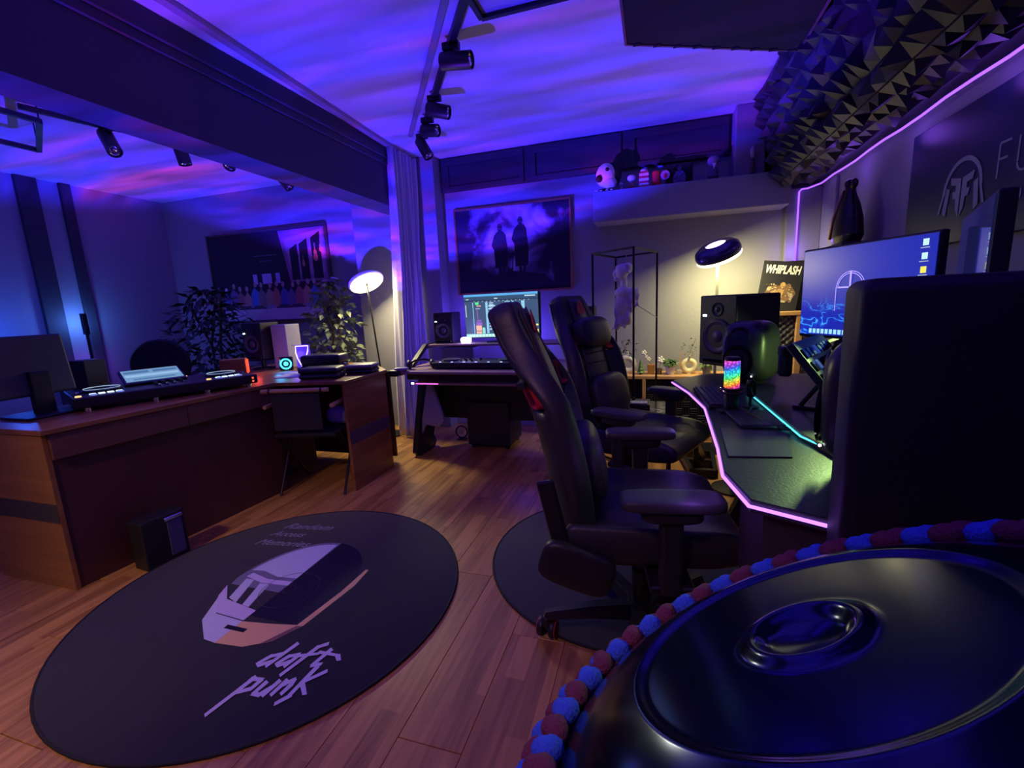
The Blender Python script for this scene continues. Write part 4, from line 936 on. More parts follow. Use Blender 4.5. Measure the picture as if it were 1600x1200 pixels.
cord('cord', (-.14, 3.58, 1.16), (.02, 3.62, 1.05), 'thin cord from the white bust to the right bar of the frame stand')
cord('cord', (-.20, 3.58, 1.46), (-.20, 3.58, 1.525), 'short cord holding the white bust from the top of the frame stand')
# ================================================================== LEDGE COLLECTION
LZ = 2.0705
t = thing('white_mask', 'large white hooded mask ornament at the left end of the upper ledge', 'ornament', (-.335, 4.03, LZ))
t.scale = (1.15, 1.15, 1.15)
obj('stand', box(-.05, .05, -.03, .03, 0, .025, .004, 1), blk, t)
b = newbm(); ell((0, 0, .115), (.072, .055, .085), b); ell((.02, -.01, .06), (.055, .045, .05), b)
obj('shell', b, plaster, t, smooth='all'); obj('hood', ell((.035, .02, .12), (.072, .05, .085)), blkm, t, smooth='all')
for x_, z_, r_2 in ((-.045, .09, .024), (.012, .145, .014)): obj('opening', ell((x_, -.045, z_), (r_2, .02, r_2*1.1), sub=2), blkm, t, smooth='all')
for k in range(4): tag(obj('small_bone', superell(.022, .012, .012, .7), plaster, loc=(-.41+k*.038+(k > 1)*.01, 3.965, LZ+.007), smooth='all'), ('first', 'second', 'third', 'fourth')[k]+' from left of four tiny pale beads before the white hooded mask', 'bead')
def figurine(label, x_, h, body, head, group=None, y_=4.05, w=1.0):
    t = thing('figurine', label, 'figurine', (x_, y_, LZ), 0, group)
    R = h*.22*w
    obj('base', lathe([(R*1.1, 0), (R*1.1, h*.06), (0, h*.06)], 16), blk, t)
    obj('body', lathe([(R*.55, h*.05), (R*.9, h*.15), (R*.8, h*.35), (R*.6, h*.5), (R*.25, h*.58), (0, h*.58)], 14), body, t, smooth=True)
    obj('head', ell((0, 0, h*.77), (R*.95, R*.85, h*.21), sub=2), head, t, smooth='all')
    return t
figurine('short pale figurine beside the white hooded mask', -.215, .075, mat('pink_cloth', (.45, .30, .40), .7), plaster)
figurine('brown bodied figurine with a pale cap left of the red and white box', -.135, .125, mat('brown_cloth', (.28, .17, .13), .7), plaster, w=1.3)
t = thing('striped_box', 'red and white striped box on the upper ledge', 'box', (-.035, 4.02, LZ))
b = box(-.036, .036, -.03, .03, 0, .12, .003, 1); obj('carton', b, redf, t)
for z_ in (.012, .05, .088): obj('white_band', box(-.037, .037, -.0315, .0315, z_, z_+.02, .001, 1), plaster, t)
obj('topping', ell((.0, 0, .128), (.03, .025, .022), sub=2), plaster, t, smooth='all')
t = thing('red_can', 'tall plain red canister on the upper ledge', 'canister', (.06, 4.03, LZ))
obj('can', lathe([(.032, 0), (.036, .005), (.036, .105), (.03, .115), (0, .115)], 24), mat('red_gloss', (.75, .02, .03), .35), t, smooth=True)
t = thing('badge_ornament', 'small round pink and red badge ornament right of the red canister', 'ornament', (.125, 4.0, LZ))
obj('badge', lathe([(.034, 0), (.034, .008), (0, .008)], 24), mat('badge_pink', (.65, .35, .50), .5), t, loc=(0, 0, .075), rot=(PI/2, 0, .2)); obj('peg', cyl((0, 0, 0), (0, 0, .045), .004, 6), blk, t); obj('tongue', ell((0, -.012, .065), (.012, .004, .02), sub=2), mat('red_gloss', (.75, .02, .03), .35), t, smooth='all')
t = thing('shadow_frame', 'black square frame with a speckled pale figure print on the upper ledge', 'picture', (.235, 4.08, LZ))
obj('board', box(-.10, .10, -.01, .01, 0, .17, .006, 2), blkgl, t); s = Sheet((0, -.0102, 0), (1, 0, 0), (0, 0, 1)); rnd = random.Random(8)
s.poly([(-.045, .01), (.04, .01), (.05, .07), (.025, .11), (-.02, .11), (-.05, .07)], flat((.10, .08, .22))); s.disc(0, .13, .016, .02, flat((.14, .12, .28)))
for k in range(26): s.disc(rnd.uniform(-.04, .04), rnd.uniform(.015, .11), .004, .004, flat((.35, .3, .5)), 6)
s.make('print_image', t)
t = figurine('blue grey bust with big round hair and a white collar on the upper ledge', .48, .19, mat('suit_blue', (.10, .10, .18), .7), mat('hair_blue', (.22, .22, .34), .8), w=1.15)
obj('collar', prism([(-.012, .11), (.012, .11), (0, .07)], -.046, -.04).copy() if False else (lambda q: (q.transform(RX(PI/2)), q)[1])(prism([(-.012, .12), (.014, .12), (.002, .075)], .040, .046)), plaster, t)
figurine('tall dark figurine with a pink flower shaped head in front of the boxed column', .69, .20, mat('brown_dark', (.10, .06, .07), .7), mat('pink_pale', (.45, .32, .42), .6), y_=3.975, w=.45)
for o in list(C.objects):
    if o.parent is None and abs(o.location.z-LZ) < .02 and o.location.x < .6: o.location.x -= .05
# ================================================================== RIGHT CORNER: foam trap, poster
t = thing('bass_trap', 'wood framed egg crate foam bass trap standing in the right back corner', 'panel', (0, 0, 0))
obj('top_board', box(.70, 1.17, 3.84, 4.13, 1.02, 1.05, .003, 1), pinew, t)
obj('core', box(.72, 1.16, 3.91, 4.12, .0, 1.02), foam, t)
for x_, y_ in ((1.05, 3.845),): obj('corner_post', box(x_-.04, x_, y_, y_+.04, 0, 1.02, .002, 1), pinew, t)
nx, nz = 46, 90; b = bmesh.new(); g = []
for j in range(nz+1):
    row = []
    for i in range(nx+1):
        u = .71+.45*i/nx; z_ = .02+1.0*j/nz
        row.append(b.verts.new((u, 3.885-.024*(math.sin(u*2*PI/.05)*math.sin(z_*2*PI/.05)), z_)))
    g.append(row)
for j in range(nz):
    for i in range(nx): b.faces.new((g[j][i], g[j][i+1], g[j+1][i+1], g[j+1][i]))
o = obj('egg_crate_foam', b, mat('egg_foam', (.17, .165, .16), .9), t, smooth='all'); o.modifiers.new('s', 'SOLIDIFY').thickness = .03; tag(o, kind='stuff')
t = thing('poster', 'tilted film poster board titled WHIPLASH standing on the wood framed bass trap', 'poster', (.745, 3.95, 1.054), math.radians(-8))
pm_ = Matrix.Rotation(math.radians(9), 4, 'Y')
b = box(0, .27, -.008, .008, 0, .39, .002, 1); obj('board', b, mat('poster_black', (.02, .02, .025), .4), t, rot=(math.radians(-6), math.radians(8), 0), loc=(0, 0, .0))
pb_ = t.children[0]
text('WHIPLASH', .085, flat((.85, .85, .82)), pb_, (.018, -.0088, .30), (1, 0, 0), (0, 0, 1), 'title', shear=.2, bold=.003, wid=.56)
s = Sheet((0, -.0082, 0), (1, 0, 0), (0, 0, 1)); rnd = random.Random(5)
gp = mat('poster_gold', (.42, .25, .10), .5, var=.8, vs=26)
s.poly([(.03, .11), (.10, .08), (.22, .10), (.25, .16), (.20, .23), (.13, .21), (.06, .20)], mat('poster_brown', (.16, .09, .05), .5, var=.7, vs=30)); s.poly([(.05, .14), (.09, .10), (.16, .13), (.17, .19), (.12, .18)], gp); s.disc(.155, .215, .018, .022, gp); s.disc(.065, .18, .012, .014, flat((.4, .28, .2))); s.poly([(.19, .17), (.235, .15), (.225, .09), (.21, .12)], flat((.36, .26, .22))); s.poly([(.04, .10), (.19, .085), (.19, .10), (.05, .12)], flat((.32, .27, .22)))
for k in range(60): s.disc(rnd.uniform(.045, .23), rnd.uniform(.09, .22), rnd.uniform(.002, .007), rnd.uniform(.002, .006), flat(rnd.choice([(.55, .38, .16), (.12, .07, .04), (.40, .30, .24), (.70, .52, .26), (.06, .04, .03)])), 7)
s.make('poster_image', pb_)
tag(obj('storage_case', box(-.13, .12, -.05, .05, 0, .37, .005, 2), blkm, loc=(1.03, 4.05, 1.052), rot=(0, 0, -.05)), 'plain black upright case behind the WHIPLASH poster board', 'case')
# ================================================================== WALL CANVAS + STATUE
t = thing('wall_banner', 'dark blue glossy wall banner with a headphone logo and thin lettering on the right wall', 'banner', (1.205, 2.81, 1.365))
obj('panel', box(-.022, 0, -1.75, 0, 0, .53, .004, 1), mat('banner_gloss', (.012, .018, .07), .38), t)
lg_ = flat((.33, .33, .40)); s = Sheet((-.0225, 0, 0), (0, -1, 0), (0, 0, 1))
cx, cz = .42, .20
for i in range(22):
    a0, a1 = PI*(i/22), PI*((i+1)/22); ro, ri = .125, .108; q = 1.05
    s.poly([(cx+ro*math.cos(a0), cz+q*ro*math.sin(a0)), (cx+ro*math.cos(a1), cz+q*ro*math.sin(a1)), (cx+ri*math.cos(a1), cz+q*ri*math.sin(a1)), (cx+ri*math.cos(a0), cz+q*ri*math.sin(a0))], lg_)
for sx in (-1, 1):
    s.poly([(cx+sx*.125, cz), (cx+sx*.112, cz), (cx+sx*.135, cz-.07), (cx+sx*.15, cz-.07)][::sx], lg_)
    s.poly([(cx+sx*.075, cz+.02), (cx+sx*.10, cz+.03), (cx+sx*.115, cz-.07), (cx+sx*.09, cz-.085)][::sx], lg_)
    s.poly([(cx+sx*.004, cz+.05), (cx+sx*.075, cz+.065), (cx+sx*.068, cz+.035), (cx+sx*.035, cz+.028), (cx+sx*.035, cz+.005), (cx+sx*.055, cz+.005), (cx+sx*.048, cz-.022), (cx+sx*.03, cz-.025), (cx+sx*.025, cz-.07), (cx+sx*.004, cz-.10)][::sx], lg_)
s.make('headphone_logo', t)
thin = flat((.36, .36, .44)); s = Sheet((-.0225, 0, 0), (0, -1, 0), (0, 0, 1)); q = .004
def ln(x0, z0, x1, z1):
    d = math.hypot(x1-x0, z1-z0); nx_, nz_ = -(z1-z0)/d*q, (x1-x0)/d*q
    s.poly([(x0-nx_, z0-nz_), (x1-nx_, z1-nz_), (x1+nx_, z1+nz_), (x0+nx_, z0+nz_)], thin)
ln(.62, .20, .62, .32); ln(.62, .32, .675, .32); ln(.62, .265, .665, .265)
ln(.715, .32, .715, .235)
for i in range(8): a0 = PI+PI*i/8; a1 = PI+PI*(i+1)/8; ln(.745+.03*math.cos(a0), .232+.03*math.sin(a0), .745+.03*math.cos(a1), .232+.03*math.sin(a1))
ln(.775, .235, .775, .32); ln(.815, .32, .885, .32); ln(.85, .32, .85, .20)
s.make('lettering', t)
text('music', .075, thin, t, (-.0235, -.70, .11), (0, -1, 0), (0, 0, 1), 'lettering', spacing=1.25)
t = thing('statue', 'dark draped standing statue with a bronze edge against the right wall', 'sculpture', (1.09, 3.26, 0))
obj('pedestal', box(-.09, .09, -.20, .20, 0, 1.455, .006, 2), mat('pedestal_paint', (.05, .05, .055), .7), t)
b = newbm()
bk = lathe([(.07, 1.456), (.085, 1.50), (.075, 1.60), (.055, 1.68), (.035, 1.73), (.028, 1.76), (.03, 1.78), (0, 1.79)], 28); bk.transform(Matrix.Diagonal((.8, 1.75, 1, 1))); merge(b, bk)
ell((0, .12, 1.50), (.035, .05, .045), b); ell((-.02, .15, 1.545), (.02, .035, .03), b); ell((0, .02, 1.80), (.025, .03, .028), b); ell((0, -.05, 1.79), (.02, .022, .03), b, 2)
o = obj('figure', b, mat('bronze_dark', (.03, .022, .02), .3, metal=.5), t, smooth='all'); md = o.modifiers.new('r', 'REMESH'); md.mode = 'VOXEL'; md.voxel_size = .006; md.use_smooth_shade = True
obj('bronze_edge', tube([(-.055, .10, 1.50), (-.05, .07, 1.62), (-.03, .05, 1.72), (-.02, .035, 1.77)], [.012, .012, .009, .006], 8), mat('bronze', (.45, .20, .12), .35, metal=.8), t, smooth='all')
# ================================================================== RIGHT DESK
t = thing('gaming_desk', 'long black gaming desk with violet lit edge along the right wall', 'desk', (0, 0, 0))
E_ = [(.34, .965), (.205, 1.035), (.175, 1.20), (.19, 1.42), (.205, 1.95), (.165, 2.26), (.10, 2.55)]
poly = E_+[(.30, 2.78), (1.15, 2.78), (1.15, .965)]
obj('desk_top', prism(poly, .725, .755, bev=.003), mat('desk_black', (.028, .030, .032), .42, bump=.12, bs=150), t)
obj('light_edge', tube([(x_-.004 if i else x_, y_-(.006 if i < 2 else 0), .742) for i, (x_, y_) in enumerate(E_)], .0042, 6), emit((.42, .16, 1.0), 2.6), t, smooth='all')
obj('raised_tier', prism([(.47, 1.30), (.43, 1.50), (.405, 2.18), (.40, 2.35), (1.15, 2.35), (1.15, 1.30)], .7555, .775, bev=.003), M['desk_black'], t)
obj('light_edge', tube([(.456, 1.40, .768), (.424, 1.50, .768), (.399, 2.18, .768)], .003, 6), emit((.10, .70, .80), 1.5), t, smooth='all')
obj('apron', prism([(.36, .985), (.235, 1.05), (.215, 1.20), (.25, 1.25), (.40, 1.02)], .50, .722), mat('apron_dark', (.05, .035, .035), .6), t)
for y_ in (1.35, 2.45):
    obj('side_leg', (lambda q: (q.transform(Matrix(((1, 0, 0, 0), (0, 0, 1, y_), (0, 1, 0, 0), (0, 0, 0, 1)))), bmesh.ops.recalc_face_normals(q, faces=q.faces[:]), q)[2])(prism([(.33, .72), (.50, .72), (.62, .38), (.50, .04), (.95, .04), (.95, 0), (.38, 0), (.38, .05), (.52, .38)], -.03, .03)), blk, t)
light('desk_edge_glow', 'POINT', (.10, 1.15, .70), .25, (.35, .12, 1), None, .05)
light('desk_edge_glow', 'POINT', (.12, 1.9, .70), .25, (.25, .12, 1), None, .05)
light('green_fill', 'SPOT', (.62, 1.74, 1.08), 11, (.62, 1, .30), (.30, 1.22, .76), .04, math.radians(66), .8)  # added green spot on the desk top, no source modelled
light('green_fill', 'SPOT', (.80, 2.02, .98), 9, (.62, 1, .25), (.50, 2.45, .92), .03, math.radians(40), .5)  # added green spot on the rounded speaker, no source modelled
tag(obj('desk_mat', prism([(.20, 1.31), (.36, 1.33), (.40, 1.56), (.215, 1.60)], 0, .004), mat('mat_dark', (.06, .06, .085), .35), loc=(0, 0, .7555)), 'thin dark desk mat nearest the lit corner of the gaming desk', 'mat')
t = thing('laptop', 'closed slim laptop with silver edge lying behind the dark desk mat', 'laptop', (.335, 1.72, .756), .1)
obj('body', box(-.065, .075, -.10, .11, 0, .012, .003, 1), mat('laptop_dark', (.08, .08, .10), .35, metal=.4), t); obj('silver_edge', box(-.06, .075, -.1045, -.1005, .002, .010), chrome, t)
t = thing('keyboard', 'black keyboard with long rows of keys between the desk edge and the microphone', 'keyboard', (.245, 2.08, .756), math.radians(4))
obj('case', box(-.05, .05, -.20, .20, 0, .014, .003, 1), blk, t)
for r in range(4):
    for c in range(12): obj('key', box(-.042+r*.022, -.024+r*.022, -.19+c*.032, -.162+c*.032, .014, .021, .002, 1), mat('key_grey', (.07, .07, .09), .4), t)
t = thing('usb_microphone', 'microphone with a rainbow glowing grille on a round base on the gaming desk', 'microphone', (.285, 1.86, .756), .2)
obj('base', lathe([(.055, 0), (.055, .006), (.02, .012), (0, .012)], 32), metal, t, smooth=True)
obj('body', lathe([(.024, .012), (.026, .02), (.026, .085), (.022, .09)], 28), blk, t, smooth=True)
def rainbow():
    m = mat('rainbow_grille', (.02, .02, .02), .5); nt = m.node_tree; N = nt.nodes; L = nt.links; b = N['Principled BSDF']
    tc = N.new('ShaderNodeTexCoord'); sp = N.new('ShaderNodeSeparateXYZ'); L.new(tc.outputs['Object'], sp.inputs[0])
    mr = N.new('ShaderNodeMapRange'); mr.inputs[1].default_value = .09; mr.inputs[2].default_value = .20; L.new(sp.outputs[2], mr.inputs[0])
    m2 = N.new('ShaderNodeMath'); m2.operation = 'MULTIPLY_ADD'; m2.inputs[1].default_value = -3.2; L.new(sp.outputs[0], m2.inputs[0]); L.new(mr.outputs[0], m2.inputs[2])
    rp = N.new('ShaderNodeValToRGB'); L.new(m2.outputs[0], rp.inputs[0]); e = rp.color_ramp.elements
    e[0].position = 0; e[0].color = (.9, .05, .6, 1); e[1].position = 1; e[1].color = (.8, .08, .6, 1)
    for p, c in ((.12, (1, .12, .05, 1)), (.25, (1, .7, .05, 1)), (.40, (.1, .9, .15, 1)), (.58, (.03, .7, .8, 1)), (.75, (.05, .15, 1, 1)), (.88, (.45, .08, .9, 1))):
        k = e.new(p); k.color = c
    v = N.new('ShaderNodeTexVoronoi'); v.inputs['Scale'].default_value = 130; L.new(tc.outputs['Object'], v.inputs[0])
    v2 = N.new('ShaderNodeMapRange'); v2.inputs[1].default_value = 0; v2.inputs[2].default_value = .6; v2.inputs[3].default_value = 2.4; v2.inputs[4].default_value = .6; L.new(v.outputs['Distance'], v2.inputs[0])
    L.new(rp.outputs[0], b.inputs['Emission Color']); L.new(v2.outputs[0], b.inputs['Emission Strength']); return m
obj('glowing_grille', lathe([(.0275, .093), (.0275, .195), (.024, .199), (0, .20)], 32), rainbow(), t, smooth=True)
obj('top_cap', lathe([(.0278, .196), (.0278, .206), (.024, .21), (0, .21)], 28), blk, t, smooth=True)
obj('shock_ring', tube([(.046*math.cos(a), .046*math.sin(a), .09) for a in [2*PI*i/28 for i in range(28)]], .004, 6, closed=True), metal, t, smooth='all')
obj('shock_ring', tube([(.044*math.cos(a), .044*math.sin(a), .075) for a in [2*PI*i/28 for i in range(28)]], .003, 6, closed=True), metal, t, smooth='all')
for k in range(4):
    a = PI/4+k*PI/2; obj('elastic', cyl((.026*math.cos(a), .026*math.sin(a), .07), (.046*math.cos(a), .046*math.sin(a), .09), .0025, 6), chrome, t)
t = thing('webcam', 'small black camera on a thin stalk beside the rainbow microphone', 'camera', (.365, 1.93, .756))
obj('stalk', cyl((0, 0, .004), (0, 0, .05), .006, 8), blk, t); obj('foot', lathe([(.03, 0), (.03, .005), (0, .005)], 20), blk, t); obj('camera_body', superell(.032, .032, .07, .5), blkgl, t, smooth='all', loc=(0, 0, .075))
tag(obj('cable', tube([(.365, 1.90, .762), (.33, 1.78, .772), (.40, 1.60, .762), (.52, 1.50, .780), (.60, 1.52, .781)], .004, 6), blk, smooth='all'), 'black cable snaking over the closed laptop toward the large speaker', 'cable')
t = thing('tilted_controller', 'black pad controller tilted steeply on a stand at the back of the gaming desk', 'controller', (.60, 1.80, .776), math.radians(62))
obj('deck', box(-.20, .20, -.012, .012, -.12, .16, .004, 1), blk, t, loc=(0, 0, .125), rot=(math.radians(-38), 0, 0))
dk = t.children[0]
for r in range(5):
    for c in range(8): obj('pad', box(-.185+c*.047, -.15+c*.047, -.018, -.012, -.10+r*.048, -.065+r*.048, .002, 1), emit((.03, .08, .45), .5) if (r*8+c) % 5 == 0 else blkgl, dk)
obj('support', box(-.02, .02, .02, .12, 0, .012, .003, 1), metal, t); obj('strut', cyl((0, .10, .006), (0, .02, .13), .008, 8), metal, t)
t = thing('boom_arm', 'black jointed boom arm holding a microphone below the blue monitor', 'arm', (0, 0, 0))
obj('clamp', box(.74, .80, 2.26, 2.32, .776, .86, .006, 1), blk, t)
obj('lower_arm', sq((.77, 2.29, .86), (.78, 2.15, 1.06), .022), metal, t); obj('upper_arm', sq((.78, 2.15, 1.06), (.53, 2.12, .965), .018), metal, t); obj('upper_arm', sq((.78, 2.15, 1.03), (.53, 2.12, .935), .012), metal, t)
obj('joint', cyl((.78, 2.13, 1.05), (.78, 2.17, 1.05), .022, 16), blk, t)
obj('microphone_head', lathe([(.02, -.07), (.026, -.06), (.026, .03), (.02, .045), (0, .045)], 20), blk, t, smooth=True, loc=(.525, 2.12, .92))
obj('boom_counterweight', box(.50, .56, 2.09, 2.15, .935, .975, .008, 2), blk, t)
tag(obj('shelf_bracket', box(.60, .80, 2.10, 2.25, .872, .885, .003, 1), mat('slate', (.10, .10, .12), .5)), 'small slate grey tray under the boom arm', 'tray') if False else None
# big speakers
nfa = math.radians(-50)
monitor_speaker('studio_speaker', 'large black studio speaker on a floor stand behind the gaming desk', (.475, 2.93, .795), nfa, .26, .34, .40, cone=blk)
speaker_stand((.475, 2.93, 0), nfa, .794, .22, label='black floor stand with round base under the large black studio speaker')
def round_speaker(label, loc, rz):
    t = thing('round_speaker', label, 'speaker', loc, rz)
    obj('enclosure', superell(.225, .20, .295, .55, 48, 28), mat('speaker_shell', (.035, .038, .04), .35), t, smooth='all', loc=(0, 0, .165))
    obj('woofer', lathe([(.075, 0), (.078, .006), (.07, .008), (.04, -.006), (.02, .004), (0, .006)], 30, cap=False), blkgl, t, smooth=True, loc=(0, -.099, .125), rot=(PI/2, 0, 0))
    obj('tweeter_guide', lathe([(.055, 0), (.05, .006), (.02, -.006), (.012, .0), (0, .002)], 30, cap=False), blk, t, smooth=True, loc=(0, -.092, .235), rot=(PI/2, 0, 0))
    obj('power_light', ell((.065, -.092, .055), (.004, .004, .004), sub=1), emit((.8, .9, 1), 6), t)
    obj('foot', lathe([(.06, 0), (.065, .018), (.04, .03), (0, .03)], 24), blk, t, smooth=True)
    return t
round_speaker('rounded black speaker catching green light in front of the large studio speaker', (.452, 2.44, .757), math.radians(-42))
round_speaker('rounded black desktop speaker peeking out from behind the big foreground speaker', (.495, 1.225, .776), math.radians(-118))
# monitors
def wide_monitor(label, p_left, p_right, zt, zb, face, dock=True, on=True, mirror=False):
    pl_, pr_ = Vector((*p_left, 0)), Vector((*p_right, 0)); ux = (pr_-pl_); W_ = ux.length; rz = math.atan2(ux.y, ux.x); c = (pl_+pr_)/2
    t = thing('monitor', label, 'monitor', (c.x, c.y, .776), rz); H0, H1 = zb-.776, zt-.776
    obj('display_shell', box(-W_/2, W_/2, 0, .03, H0, H1, .005, 2), blk, t)
    obj('stand_neck', box(-.03, .03, .03, .06, 0, (H0+H1)/2, .004, 1), blk, t); obj('stand_base', box(-.13, .13, -.02, .14, 0, .012, .004, 1), blk, t)
    return t, W_, H0, H1
t, W_, H0, H1 = wide_monitor('wide monitor with a vivid blue helmet wallpaper on the gaming desk', (.595, 2.22), (.825, 1.735), 1.362, 1.008, 1)
def wallp():
    m = mat('blue_wallpaper', (.01, .01, .02), .25); nt = m.node_tree; N = nt.nodes; L = nt.links; b = N['Principled BSDF']
    tc = N.new('ShaderNodeTexCoord'); mp = N.new('ShaderNodeMapping'); mp.inputs['Scale'].default_value = (2.2, 1, 5); mp.inputs['Rotation'].default_value = (0, .5, 0); L.new(tc.outputs['Object'], mp.inputs[0])
    n = N.new('ShaderNodeTexNoise'); n.inputs['Scale'].default_value = 2.2; n.inputs['Detail'].default_value = 3; n.inputs['Distortion'].default_value = 1.2; L.new(mp.outputs[0], n.inputs[0])
    rp = N.new('ShaderNodeValToRGB'); e = rp.color_ramp.elements; L.new(n.outputs[0], rp.inputs[0])
    e[0].position = .44; e[0].color = (0, 0, 0, 1); e[1].position = .56; e[1].color = (0, 0, 0, 1)
    for p, c in ((.485, (0, .03, .12, 1)), (.50, (.06, .45, .95, 1)), (.515, (0, .04, .25, 1))): k = e.new(p); k.color = c
    sp = N.new('ShaderNodeSeparateXYZ'); L.new(tc.outputs['Object'], sp.inputs[0])
    mk = N.new('ShaderNodeMapRange'); mk.inputs[1].default_value = .40; mk.inputs[2].default_value = .30; L.new(sp.outputs[2], mk.inputs[0])
    sc = N.new('ShaderNodeVectorMath'); sc.operation = 'SCALE'; L.new(rp.outputs[0], sc.inputs[0]); L.new(mk.outputs[0], sc.inputs['Scale'])
    ad = N.new('ShaderNodeVectorMath'); ad.inputs[1].default_value = (.012, .022, .42); L.new(sc.outputs[0], ad.inputs[0])
    L.new(ad.outputs[0], b.inputs['Emission Color']); b.inputs['Emission Strength'].default_value = 1.0; return m
obj('screen_glass', box(-W_/2+.008, W_/2-.008, -.003, 0, H0+.012, H1-.008), wallp(), t)
s = Sheet((0, -.0035, 0), (1, 0, 0), (0, 0, 1)); ic = emit((.55, .85, .9), 1.1)
for k, m in enumerate((ic, ic, emit((.9, .8, .1), 1.1), emit((.25, .65, .9), 1))):
    zz = H1-.038-k*.042; s.rect(W_/2-.050, zz-.004, W_/2-.032, zz+.016, m); s.rect(W_/2-.056, zz-.012, W_/2-.028, zz-.009, emit((.5, .6, .8), .7))
hl = emit((.45, .35, 1), 1.2)
for R in (.062, .055):
    for i in range(16):
        a0, a1 = PI*i/16, PI*(i+1)/16
        s.poly([(-.03+R*math.cos(a0), .425+R*math.sin(a0)), (-.03+R*math.cos(a1), .425+R*math.sin(a1)), (-.03+(R-.003)*math.cos(a1), .425+(R-.003)*math.sin(a1)), (-.03+(R-.003)*math.cos(a0), .425+(R-.003)*math.sin(a0))], hl)
s.rect(-.034, .43, -.026, .487, hl); s.rect(-.08, .425, -.035, .431, hl); s.rect(-.092, .34, -.089, .43, hl); s.rect(.029, .34, .032, .43, hl)
for k in range(14): s.rect(-W_/2+.06+k*.02, H0+.018, -W_/2+.074+k*.02, H0+.036, emit((.35, .75, .95), 1.1))
s.make('screen_image', t)
t, W_, H0, H1 = wide_monitor('second glossy dark monitor angled toward the camera beside the blue one', (.855, 1.70), (.665, 1.22), 1.385, 1.03, 1)
obj('screen_glass', box(-W_/2+.008, W_/2-.008, -.003, 0, H0+.012, H1-.008), mat('dark_screen', (.01, .012, .05), .04, emis=(.012, .014, .09), es=.6), t)
